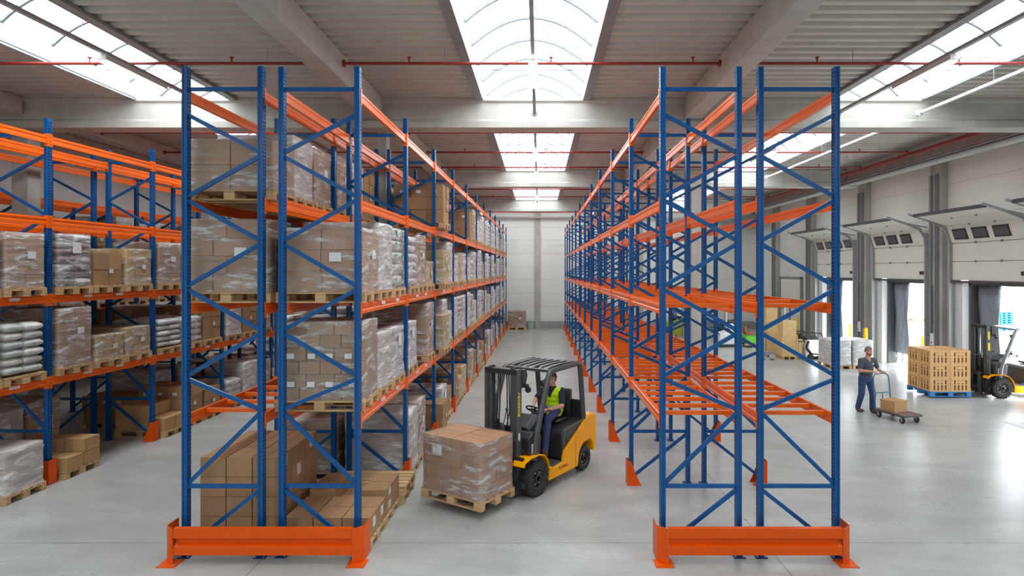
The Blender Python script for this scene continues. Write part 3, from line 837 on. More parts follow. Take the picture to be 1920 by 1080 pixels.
def film_mb(U, V, h, seed, amp=0.014, flare=0.012, base=0.002, top=True, sag=0.0, nz=16):
    mb = MB(); r = 0.035; loop = []
    def side(p, q, n):
        for i in range(n): t = i/n; loop.append((p[0]+(q[0]-p[0])*t, p[1]+(q[1]-p[1])*t))
    a, b = U/2+0.008, V/2+0.008
    side((-a, -b+r), (-a, b-r), 9); side((-a+r*0.3, b-r*0.3), (-a+r, b), 1); side((-a+r, b), (a-r, b), 13); side((a-r*0.3, b-r*0.3), (a, b-r), 1)
    side((a, b-r), (a, -b+r), 9); side((a-r*0.3, -b+r*0.3), (a-r, -b), 1); side((a-r, -b), (-a+r, -b), 13); side((-a+r*0.3, -b+r*0.3), (-a, -b+r), 1)
    n = len(loop); rings = []
    for k in range(nz+1):
        t = k/nz; z = base+(h-base)*t; ring = []
        for (x, y) in loop:
            q = Vector((x*2.2+seed*3.1, y*2.2, z*7.0)); d = noise.noise(q)*amp+noise.noise(q*2.7)*amp*0.5
            d += flare*max(0, 1-t*6)**2 + (amp*1.2 if k in (0,) else 0)
            if sag: d -= sag*math.sin(PI*t)*0.4+sag*0.5*max(0, t-0.6)
            L = math.hypot(x, y); s = 1+min(0.018, max(-0.004, d+0.004))/L if not sag else 1+min(0.018, d)/L
            zz = z if k < nz else h+0.006+noise.noise(Vector((x*3+seed, y*3, 1)))*0.012
            ring.append((x*s, y*s, zz))
        rings.append(ring)
    if top:
        for f, dz in ((0.82, 0.012), (0.55, 0.008), (0.25, 0.006)):
            rings.append([(x*f, y*f, h+dz+noise.noise(Vector((x*f*4+seed, y*f*4, 3)))*0.01) for (x, y) in loop])
    vs = [p for R in rings for p in R]; fs = []
    for k in range(len(rings)-1):
        for i in range(n): fs.append((k*n+i, k*n+(i+1) % n, (k+1)*n+(i+1) % n, (k+1)*n+i))
    if top: fs.append(tuple((len(rings)-1)*n+i for i in range(n)))
    mb.raw(vs, fs); return mb

def pillow_mb(U, V, H, seed, mb=None, c=(0, 0, 0), rz=0.0, n=7, mi=0):
    mb = mb or MB(); R = Matrix.Rotation(rz, 3, 'Z'); vid = {}; vs = []; fs = []
    def add(p):
        k = (round(p[0], 4), round(p[1], 4), round(p[2], 4))
        if k not in vid:
            x, y, z = p; e = max(abs(x), abs(y))
            zz = z*(1-0.55*e**5)*(0.92+0.08*noise.noise(Vector((x*2+seed, y*2, z))))
            q = 1-0.06*(x*x*y*y)-0.05*abs(z)**2
            wv = noise.noise(Vector((x*2.4+seed*7, y*2.4, z*2+seed)))*0.05
            v = Vector((x*q*U/2*(1+wv*0.6), y*q*V/2*(1+wv*0.6), zz*H/2*(1+wv*2.2)))
            vid[k] = len(vs); vs.append(R @ v+Vector(c))
        return vid[k]
    m = 2
    for ax in range(3):
        for s in (-1, 1):
            na, nb = (n, n) if ax == 2 else (n, m)
            for i in range(na):
                for j in range(nb):
                    q = []
                    for (di, dj) in ((0, 0), (1, 0), (1, 1), (0, 1)):
                        a = -1+2*(i+di)/na; b = -1+2*(j+dj)/nb
                        p = [0, 0, 0]; p[ax] = s
                        if ax == 2: p[0], p[1] = a, b
                        elif ax == 0: p[1], p[2] = a, b
                        else: p[0], p[2] = a, b
                        q.append(add(p))
                    fs.append(tuple(q))
    mb.raw(vs, fs, mi); return mb

lab_mesh = {}
def label_obj(parent, c, face, w=0.16, h=0.12):
    """paper label on a side; face in '-y','+x','-x'"""
    k = (face, w, h)
    if k not in lab_mesh:
        mb = MB()
        if face in ('-y', '+y'): mb.bx(-w/2, w/2, -0.001, 0.001, -h/2, h/2)
        else: mb.bx(-0.001, 0.001, -w/2, w/2, -h/2, h/2)
        lab_mesh[k] = mb.mesh('paper_label', 'label')
    return link('paper_label', lab_mesh[k], parent, c)

PROTO = {}
def proto(key):
    """build a load around its base centre; returns (root, used flag)"""
    if key in PROTO: return PROTO[key]
    kind, var, near = key; sd = var*13+hash(kind) % 7 if False else var*13+len(kind)*5
    U, V = 1.14, 0.75
    t = thing('pallet_load', 'load', 'load')
    def cartons(nu, nv, nl, h, mat, alt=True, jit=0.006):
        lay = layout(U, V, nu, nv, nl, h, sd, jit, alt)
        if near:
            for (x, y, z, d) in lay: link('carton', carton_mesh(d, mat), t, (x, y, z))
        else:
            mb = MB()
            for (x, y, z, d) in lay: mb.box((x, y, z+d[2]/2), d)
            o = mb.build('carton_stack', mat, t)
        return h
    def sacks(nl, h, mat, mats2=None, mark=None):
        lh = h/nl; mb = MB(); ms = {}
        for l in range(nl):
            spots = [(-0.28, -0.19), (0.28, -0.19), (-0.28, 0.19), (0.28, 0.19)]
            for i, (x, y) in enumerate(spots):
                m = mat if not mats2 or (l+i+var) % 3 else mats2
                c = (x+rnd.uniform(-0.015, 0.015), y+rnd.uniform(-0.012, 0.012), (l+0.63)*lh)
                if near:
                    q = (m, (l*3+i) % 5)
                    if q not in ms: ms[q] = pillow_mb(0.58, 0.39, lh*1.22, q[1]*2.3+var).mesh('sack', m, smooth='all')
                    s = link('sack', ms[q], t, c, rnd.uniform(-0.06, 0.06))
                    if mark and i in (1, 3) :
                        k = MB(); k.poly([(0.288, -0.09, 0.045), (0.288, 0.09, 0.045), (0.298, 0.0, -0.045)]); k.poly([(-0.06, -0.1975, 0.045), (0.06, -0.1975, 0.045), (0, -0.203, -0.045)])
                        k.build('printed_triangle', 'sack_green', s)
                else:
                    pillow_mb(0.58, 0.39, lh*1.2, l*4.1+i+var, mb, c, rnd.uniform(-0.05, 0.05), n=4, mi=0 if m == mat else 1)
        if not near: mb.build('sack_stack', [mat, mats2 or mat], t, smooth='all')
        return h
    def film(h, mat='film', **kw):
        film_mb(U, V, h, sd % 17, **kw).build('stretch_film', mat, t, smooth='all')
    if kind == 'cw':
        h = [0.98, 0.86, 1.06, 0.92][var % 4]; n = [(3, 2, 4), (2, 2, 3), (3, 2, 5), (2, 2, 4)][var % 4]
        cartons(*n, h, 'carton_c'); film(h, 'film')
        label_obj(t, (0.586, 0.1, h*0.6), '+x'); label_obj(t, (-0.586, -0.1, h*0.6), '-x'); label_obj(t, (0.2, -0.402, h*0.55), '-y')
    elif kind == 'cl':                                   # tall cartons, heavy film
        h = [1.00, 1.04][var % 2]; cartons(3, 2, 5, h, 'carton_c'); film(h, 'film_heavy', amp=0.02)
        label_obj(t, (0.59, 0.0, h*0.7), '+x')
    elif kind == 'cu':                                   # loose cartons
        h = [0.85, 0.62, 1.0][var % 3]; cartons(3, 2, [3, 2, 4][var % 3], h, 'carton', True, 0.012)
        for i in range(3): label_obj(t, (-0.36+0.36*i, -0.402, h*0.8), '-y', 0.11, 0.07)
        label_obj(t, (0.578, 0.05, h*0.45), '+x', 0.11, 0.08); label_obj(t, (-0.578, 0.05, h*0.45), '-x', 0.11, 0.08)
    elif kind == 'cb':                                   # many small cartons, row labels, thin film
        h = 1.06; cartons(4, 2, 6, h, 'carton', True, 0.004); film(h, 'film', amp=0.012)
        for i in range(4):
            for z in (0.22, 0.60): label_obj(t, (-0.40+0.27*i+rnd.uniform(-0.03, 0.03), -0.397, z), '-y', 0.10, 0.07)
    elif kind == 'mx':                                   # small printed boxes, thin film
        h = [0.56, 0.74, 0.48][var % 3]; cartons(4, 3, [3, 4, 2][var % 3], h, 'tan_box', True, 0.012); film(h, 'film_light', amp=0.02)
        label_obj(t, (0.588, 0.12, h*0.5), '+x', 0.12, 0.09); label_obj(t, (-0.588, 0.12, h*0.5), '-x', 0.12, 0.09)
    elif kind == 'sp':
        h = [0.95, 0.8][var % 2]; sacks(7, h, 'sack_purple', 'sack_white'); film(h, 'film_heavy' if var == 1 else 'film', amp=0.02); label_obj(t, (0.60, 0.0, h*0.75), '+x', 0.2, 0.2)
    elif kind == 'sw':
        h = [0.9, 0.62, 1.0][var % 3]; sacks([6, 4, 7][var % 3], h, 'sack_white'); film(h, 'film_light', amp=0.018)
    elif kind == 'sg':
        h = [0.62, 0.85][var % 2]; sacks([5, 6][var % 2], h, 'sack_grey', 'sack_white')
    elif kind == 'gm':
        h = 0.98; sacks(5, h, 'sack_white', None, True); film(h, 'film', amp=0.016)
    elif kind == 'fw':                                   # bulky, mostly film
        h = [1.0, 0.8, 0.92, 0.7][var % 4]; cartons(2, 2, 3, h, 'carton_b', False, 0.003); film(h, 'film_heavy', amp=0.03)
    elif kind == 'pp':                                   # four columns of pale flat packs
        h = 0.94; mb = MB()
        for x in (-0.29, 0.29):
            for y in (-0.195, 0.195):
                for l in range(9): mb.box((x+rnd.uniform(-0.012, 0.012), y+rnd.uniform(-0.010, 0.010), (l+0.5)*h/9), (0.52, 0.345, h/9-0.006))
        mb.build('pack_stack', 'sack_white', t); film(h, 'film_heavy', amp=0.012)
    elif kind == 'dk':                                   # dark wrapped goods
        h = [0.68, 0.9][var % 2]; cartons(2, 2, 2, h, 'carton_c'); film(h, 'film', amp=0.02)
    PROTO[key] = [t, False, h]; return PROTO[key]

KT = {'cw': ('brown cartons wrapped in clear film', 'carton_load'), 'cl': ('tall carton stack under heavy film', 'carton_load'), 'cb': ('small labelled cartons under clear film', 'carton_load'), 'cu': ('unwrapped brown cartons with labels', 'carton_load'),
      'mx': ('small tan boxes under thin film', 'box_load'), 'sp': ('purple and white sacks in film', 'sack_load'), 'sw': ('white sacks in film', 'sack_load'),
      'sg': ('grey and white sacks', 'sack_load'), 'gm': ('white sacks with green triangles', 'sack_load'), 'fw': ('bulky goods in whitish film', 'wrapped_load'), 'dk': ('large wrapped brown blocks', 'wrapped_load')}
LVN = ['floor', 'lowest shelf', 'middle shelf', 'upper shelf']
RN = {'A': 'left aisle rack', 'B': 'rear left rack', 'E': 'far left rack', 'G': 'outer left rack', 'F': 'low wall rack'}
SLN = ['near end', 'mid', 'far end']
NOLOAD = set('''B0b2 B0c0 B0c1 B0c2 B0d1 B0d2 B0e1 B0e2 B0f0 B0f1 B0f2 B1c0 B1c2 B1d0 B1d1 B1d2 B1e0 B1e1 B1e2 B1f0 B1f1 B1f2 B2a1 B2a2 B2b1 B2b2 B2c0 B2c1 B2c2 B2d0 B2d1 B2d2 B2e0 B2e1 B2e2 B2f0 B2f1 B2f2 B3c0 B3c2 B3f0 B3f1 B3f2 B3g0 B3g1 B3g2 E0e2 E0f0 E0f1 E0f2 E0g0 E0g1 E0g2 E0h0 E0h1 E0h2 E1f1 E1h0 E1h1 E1h2 E2d0 E2d1 E2d2 E2e0 E2e1 E2e2 E2f0 E2f1 E2f2 E2g0 E2g1 E2g2 E2h0 E2h1 E2h2 F1a0 F1a1 F1a2 F1b0 F1b1 F1b2 F1c0 F1c1 F1c2 F1d0 F1d1 F1d2 F2a0 F2a1 F2d1 F2d2 F3a1 F3b1 F3d0 F3d2 G0a0 G0a1 G0a2 G0f2 G1a0 G1a1 G1a2 G1b0 G1b2 G1c1 G1e0 G1e1 G1e2 G1f0 G1f1 G1f2 G2a0 G2a1 G2a2 G2b0 G2b1 G2c1 G2c2 G2d0 G2d1 G2d2 G2e0 G2e1 G2e2 G2f0 G2f1 G2f2'''.split())     # slots fully hidden behind nearer loads
NOPALLET = NOLOAD
def place_load(R, bay, lev, slot, kind, var=0, near=False, du=0.0, dz=0.0, npal=1, dv=0.0, palnear=None, nolabel=False):
    key = '%s%d%s%d' % (R.key, lev, 'abcdefghijk'[bay], slot)
    z = (R.levels[lev-1] if lev else 0.0)+0.001
    v = PITCH*bay+PITCH/2+(slot-1)*0.860+dv+rnd.uniform(-0.008, 0.008); u = 0.5+du+rnd.uniform(-0.015, 0.015)
    loc = R.W(u, v, z); rz = R.rz+rnd.uniform(-0.012, 0.012)
    text, nm = KT[kind]
    place = '%s of %s, %s bay, %s' % (LVN[lev] if lev else 'floor under', RN[R.key] if lev else RN[R.key], ORD[bay], SLN[slot])
    place = place.replace('floor under of', 'floor under')
    for q in range(npal):
        pl = 'wooden pallet, %s' % place if npal == 1 else '%s pallet of the pile on %s' % (['lowest', 'second', 'third', 'top'][q], place)
        if key not in NOPALLET: pallet(pl, (loc[0], loc[1], loc[2]+q*(PH+0.001)), rz, bay < 3 if palnear is None else palnear, group='wooden pallets in the racks')['slot_key'] = key
    if key in NOLOAD: return None
    P = proto((kind, var, near))
    if not P[1]: o = P[0]; P[1] = True
    else: o = copy_tree(P[0])
    o.name = nm; o.location = (loc[0], loc[1], loc[2]+npal*(PH+0.001)+dz+0.001); o.rotation_euler = (0, 0, rz)
    o['slot_key'] = key
    tag(o, '%s, %s' % (text, place), 'load', 'pallet loads in the racks')
    return o

# ---- left aisle rack (A): explicit near slots, then a seeded mix
def fill(R, bays, lev, plan, mixk, near_until=2, skip=()):
    r = random.Random(hash((R.key, lev)) if False else ord(R.key)*31+lev*7)
    for b in bays:
        for s in range(3):
            if (b, s) in skip: continue
            if (b, s) in plan:
                kd = plan[(b, s)]
                if kd is None: continue
            else:
                kd = (r.choice(mixk), r.randrange(4))
            kind, var = kd[0], kd[1]
            nv = {'cw': 4, 'cl': 2, 'cu': 3, 'mx': 3, 'sp': 2, 'sw': 3, 'sg': 2, 'gm': 1, 'cb': 1, 'fw': 4, 'dk': 2}[kind]
            du = {'A': 0.06, 'B': -0.06}.get(R.key, 0.0)
            if R.key in 'AB' and b == 2 and s == 0: du = -0.12
            place_load(R, b, lev, s, kind, var % nv, b < near_until, du)
fill(RA, range(11), 2, {(0, 0): ('cw', 1), (0, 1): ('fw', 0), (0, 2): ('gm', 0), (1, 0): ('sw', 0), (1, 1): ('cw', 0), (1, 2): ('mx', 2), (2, 0): ('mx', 1), (2, 1): ('sw', 1), (2, 2): ('fw', 0)}, ['sw', 'fw', 'fw', 'mx', 'sw', 'fw', 'cl'])
fill(RA, range(11), 1, {(0, 0): ('cb', 0), (0, 1): ('fw', 1), (0, 2): ('sp', 1), (1, 0): ('sp', 1), (1, 1): None, (1, 2): ('cw', 2), (2, 0): ('mx', 1), (2, 1): ('cl', 1), (2, 2): ('fw', 3)}, ['fw', 'fw', 'mx', 'sw', 'cl', 'sp'])
fill(RA, range(2, 11), 3, {(2, 0): ('cu', 0), (2, 1): ('cw', 1), (2, 2): None, (3, 0): None, (3, 1): None, (3, 2): None, (4, 0): None, (4, 1): ('cu', 0), (4, 2): ('cw', 0)}, ['fw', 'cl', 'fw', 'sw', 'cl'])
fill(RA, range(1, 11), 0, {(1, 0): ('cl', 1), (1, 1): ('cw', 2), (1, 2): None, (2, 0): ('cu', 1), (2, 1): ('sp', 1), (2, 2): ('cu', 1), (3, 0): ('cu', 0), (3, 1): ('mx', 0), (3, 2): ('mx', 1)}, ['cu', 'cw', 'mx', 'fw', 'cu'], near_until=2)
# ---- rear left rack (B)
place_load(RB, 0, 3, 0, 'dk', 0, True)
fill(RB, range(0, 7), 3, {(0, 0): None, (0, 1): ('fw', 2), (0, 2): ('cw', 3), (1, 0): ('cw', 0), (1, 1): ('cl', 0), (1, 2): ('cu', 2)}, ['cw', 'fw', 'cl', 'dk'], near_until=2)
fill(RB, range(0, 6), 2, {(0, 0): ('cw', 0), (0, 1): ('cw', 3), (0, 2): ('dk', 0), (1, 0): ('cw', 2)}, ['cw', 'fw', 'dk', 'cl'], near_until=1)
fill(RB, range(1, 6), 1, {(1, 0): ('sw', 0), (1, 1): ('sw', 2), (1, 2): ('cw', 1)}, ['cw', 'fw', 'dk', 'sw'], near_until=1)
fill(RB, range(1, 6), 0, {(1, 0): ('dk', 1), (1, 1): ('cw', 2)}, ['cw', 'dk', 'cu', 'cl'], near_until=1)
# ---- far left rack (E) and the racks behind
fill(RE, range(0, 8), 2, {(0, 0): None, (0, 1): ('cw', 1), (0, 2): ('cw', 3), (1, 0): ('sp', 0), (1, 1): ('cu', 1), (1, 2): ('mx', 1), (2, 0): ('cw', 3), (2, 1): ('fw', 3)}, ['cw', 'mx', 'fw', 'sw'], near_until=3)
fill(RE, range(0, 8), 1, {(0, 0): None, (0, 1): ('cw', 1), (0, 2): ('sg', 1), (1, 0): ('cw', 2), (1, 1): ('mx', 2), (1, 2): ('mx', 0), (2, 0): ('sg', 0), (2, 1): ('sw', 1), (2, 2): ('cu', 0), (3, 0): ('fw', 2), (3, 1): ('cu', 0), (3, 2): ('mx', 1), (4, 0): ('sw', 1), (4, 1): None, (4, 2): None}, ['cw', 'mx', 'fw', 'sw', 'sg'], near_until=3)
fill(RE, range(2, 8), 0, {(2, 0): None, (2, 1): ('cu', 0), (2, 2): ('cu', 1), (3, 0): ('sw', 1)}, ['cu', 'fw', 'cw', 'dk'], near_until=3)
fill(RG, range(0, 6), 2, {}, ['cw', 'dk', 'cu', 'mx'], near_until=0)
fill(RG, range(0, 6), 1, {}, ['cw', 'dk', 'cu', 'mx', 'sg'], near_until=0)
fill(RG, range(0, 6), 0, {(0, 1): ('cl', 0), (0, 2): ('cl', 1), (1, 0): ('cl', 0), (1, 1): ('cw', 2), (1, 2): None, (2, 0): None}, ['cl', 'dk', 'cu'], near_until=0)
fill(RF, range(0, 4), 3, {(0, 0): None}, ['mx', 'fw', 'mx'], near_until=0)
fill(RF, range(0, 4), 2, {}, ['dk', 'fw', 'mx'], near_until=0)
fill(RF, range(0, 4), 1, {}, ['dk', 'mx', 'fw'], near_until=0)

# ---- loose cartons stacked by hand: each one a thing
def carton(x, y, z, d, rz, label, group, mat='carton', name='carton', marks=None):
    o = tag(link(name, carton_mesh(d, mat), None, (x, y, z), rz), label, 'box', group)
    for (face, w, h) in marks or ():
        if face == '-y': label_obj(o, (0, -d[1]/2-0.001, d[2]*0.55), face, w, h)
        elif face == '+x': label_obj(o, (d[0]/2+0.001, 0, d[2]*0.6), face, w, h)
    return o
LY = ['bottom', 'second', 'third', 'top', 'fifth']
CO = ['left', 'centre', 'right', 'far right']
def hand_stack(R, u0, v0, nu, nv, nl, d, where, z0, group, keep=lambda i, j, l: True, marks=lambda i, j, l: None, mat='carton', jit=0.0012):
    r = random.Random(nu*7+nl)
    for l in range(nl):
        for j in range(nv):
            for i in range(nu):
                if not keep(i, j, l): continue
                # i counts left to right in the photo
                u = u0+(i+0.5)*d[0]*1.012; uu = u if R.side > 0 else u
                x, y, z = R.W((u if R.side > 0 else 1.0-u), v0+(j+0.5)*d[1]*1.012, z0+l*d[2])
                lr = (CO[i] if nu > 2 else CO[i*2])
                fb = 'front row' if j == 0 else ('back row' if j == nv-1 else 'middle row')
                ly = 'top' if l == nl-1 else LY[l]
                carton(x+r.uniform(-jit, jit), y+r.uniform(-jit, jit), z+0.001, (d[0]-0.010, d[1]-0.010, d[2]-0.004), R.rz+r.uniform(-0.003, 0.003),
                       'brown carton, %s layer, %s of %s, %s' % (ly, lr, fb, where), group, mat, marks=marks(i, j, l))
# tall stack in the bare bay of the rear left rack
for q in range(2):
    x, y, z = RB.W(0.56, 0.28+0.43+q*0.83, 0)
    pallet('wooden pallet under the tall loose carton stack, %s one' % ['nearest', 'farther'][q], (x, y, 0), RB.rz, True)
hand_stack(RB, 0.03, 0.26, 3, 3, 4, (0.355, 0.48, 0.27), 'tall loose stack behind left barrier', PH+0.001, 'cartons of the tall loose stack',
           keep=lambda i, j, l: not (i == 1 and j == 1 and l < 3) , marks=lambda i, j, l: [('+x', 0.13, 0.16)] if (i == 2 and (j, l) in ((0, 3), (1, 2), (2, 3))) else None)
# low stack in the first bay of the left aisle rack
for q in range(2):
    x, y, z = RA.W(0.46, 0.53+q*0.83, 0)
    pallet('wooden pallet under the low cartons at the left aisle corner, %s one' % ['nearest', 'farther'][q], (x, y, 0), RA.rz, True)
hand_stack(RA, -0.04, 0.14, 3, 2, 1, (0.385, 0.40, 0.30), 'low nearer stack at the aisle corner', PH+0.001, 'cartons at the left aisle corner',
           marks=lambda i, j, l: [('+x', 0.12, 0.13)] if i == 2 else None)
hand_stack(RA, -0.02, 0.98, 3, 2, 2, (0.38, 0.39, 0.19), 'low farther stack at the aisle corner', PH+0.001, 'cartons at the left aisle corner',
           keep=lambda i, j, l: l == 0 or (i, j) in ((2, 0), (2, 1), (0, 0), (0, 1)), marks=lambda i, j, l: [('+x', 0.12, 0.10)] if i == 2 and j == 0 else None)
x, y, z = RA.W(0.40, 2.20, 0)
for q in range(2): pallet('empty wooden pallet, %s of the two beside the second upright guard' % ['lower', 'upper'][q], (x+0.02*q, y, q*0.1455), RA.rz+0.02*q, True, group='empty pallets')
# cartons and sacks on the floor of the far left rack
x, y, z = RE.W(0.42, 3.38, 0)
pallet('wooden pallet under the loose cartons beside far left guard', (x, y, 0), RE.rz, True)
hand_stack(RE, 0.02, 2.99, 3, 2, 2, (0.385, 0.40, 0.24), 'loose stack beside far left guard', PH+0.001, 'cartons beside the far left guard',
           keep=lambda i, j, l: l == 0 or j == 1, mat='carton_b')
x, y, z = RE.W(0.42, 6.18, 0)
pallet('wooden pallet under the loose cartons beside second far left guard', (x, y, 0), RE.rz, True)
hand_stack(RE, 0.0, 5.79, 3, 2, 2, (0.385, 0.40, 0.29), 'loose stack beside second far left guard', PH+0.001, 'cartons beside the second far left guard',
           keep=lambda i, j, l: l == 0 or i < 2, mat='carton_b')
x, y, z = RE.W(0.40, 2.13, 0)
pallet('wooden pallet on the floor at the lower left edge, carrying film-wrapped goods', (x, y, 0), RE.rz+0.02, True)
P = proto(('fw', 3, True)); o = copy_tree(P[0]) if P[1] else P[0]; P[1] = True
o.name = 'wrapped_load'; o.location = (x, y, PH+0.002); o.rotation_euler = (0, 0, RE.rz+0.02)
tag(o, 'whitish film-wrapped bulky goods on a floor pallet at the lower left edge', 'load')
# pallet of cartons against the back wall
x, y = -1.42, 39.9
pallet('wooden pallet against the back wall at the aisle end', (x, y, 0), 0, False)
P = proto(('cw', 2, False)); o = copy_tree(P[0]) if P[1] else P[0]; P[1] = True
o.name = 'carton_load'; o.location = (x, y, PH+0.002); o.rotation_euler = (0, 0, 0)
tag(o, 'wrapped brown carton stack against the back wall at the aisle end', 'load')
mb = MB(); mb.prism([(-0.18, 0), (0.18, 0), (0.2, 0.5), (-0.2, 0.5)], 'y', -0.16, 0.16); mb.bx(-0.21, 0.21, -0.17, 0.17, 0.5, 0.53)
tag(mb.build('waste_bin', 'teal_box', loc=(-0.52, 40.2, 0), bevel=0.02), 'pale green bin at the foot of the back wall column', 'bin')
# ================================================================== FORKLIFTS
def text_obj(txt, size, mat, parent, name, M4, extrude=0.001):
    cu = bpy.data.curves.new('t', 'FONT'); cu.body = txt; cu.size = size; cu.extrude = extrude
    cu.align_x = 'CENTER'; cu.align_y = 'CENTER'; cu.shear = 0.2; cu.offset = size*0.012
    o = bpy.data.objects.new('t', cu); COL.objects.link(o)
    bpy.context.view_layer.update()
    me = bpy.data.meshes.new_from_object(o.evaluated_get(bpy.context.evaluated_depsgraph_get()))
    bpy.data.objects.remove(o); bpy.data.curves.remove(cu)
    me.name = name; me.materials.clear(); me.materials.append(M[mat])
    q = link(name, me, parent); q.matrix_local = M4
    return q
def frame(origin, right, up):
    r = Vector(right).normalized(); u = Vector(up).normalized(); n = r.cross(u)
    m = Matrix((r, u, n)).transposed().to_4x4(); m.translation = Vector(origin); return m

def wheel(parent, y, x, r, wd, lugs, rim_mat, name):
    s = 1 if y > 0 else -1
    mb = MB(); prof = [(r*0.56, -wd/2+0.02), (r*0.60, -wd/2), (r*0.90, -wd/2), (r*0.97, -wd/2+0.025), (r*0.97, wd/2-0.025), (r*0.90, wd/2), (r*0.74, wd/2), (r*0.72, wd/2-0.008), (r*0.60, wd/2), (r*0.56, wd/2-0.02)]
    mb.lathe(prof, (0, 0, 0), (0, s, 0), 36)
    if lugs:
        for k in range(22):
            a = 2*PI*k/22; c, sn = math.cos(a), math.sin(a)
            for h in (-1, 1):
                R = Matrix.Rotation(-a, 3, 'Y'); ax = Vector((0, 1, 0))
                aa = a+h*0.05
                mb.box((r*0.975*math.cos(aa), h*wd*0.24, r*0.975*math.sin(aa)), (r*0.075, wd*0.46, r*0.15), Matrix.Rotation(-aa, 3, 'Y'))
    t = mb.build(name, 'rubber', parent, loc=(x, y, r), smooth=True)
    rm = MB(); rm.lathe([(0.001, wd/2-0.06), (r*0.22, wd/2-0.055), (r*0.24, wd/2-0.02), (r*0.16, wd/2-0.01), (r*0.20, wd/2-0.055), (r*0.45, wd/2-0.065), (r*0.50, wd/2-0.02), (r*0.57, wd/2-0.015), (r*0.57, -wd/2+0.02), (0.001, -wd/2+0.02)], (0, 0, 0), (0, s, 0), 28)
    rm.build('rim', rim_mat, t, smooth=True)
    bm_ = MB()
    for k in range(6):
        a = 2*PI*k/6; p = Vector((r*0.34*math.cos(a), s*(wd/2-0.06), r*0.34*math.sin(a))); bm_.cyl(p, p+Vector((0, s*0.022, 0)), 0.014, n=6)
    bm_.build('wheel_nut', 'bolt', t)
    return t

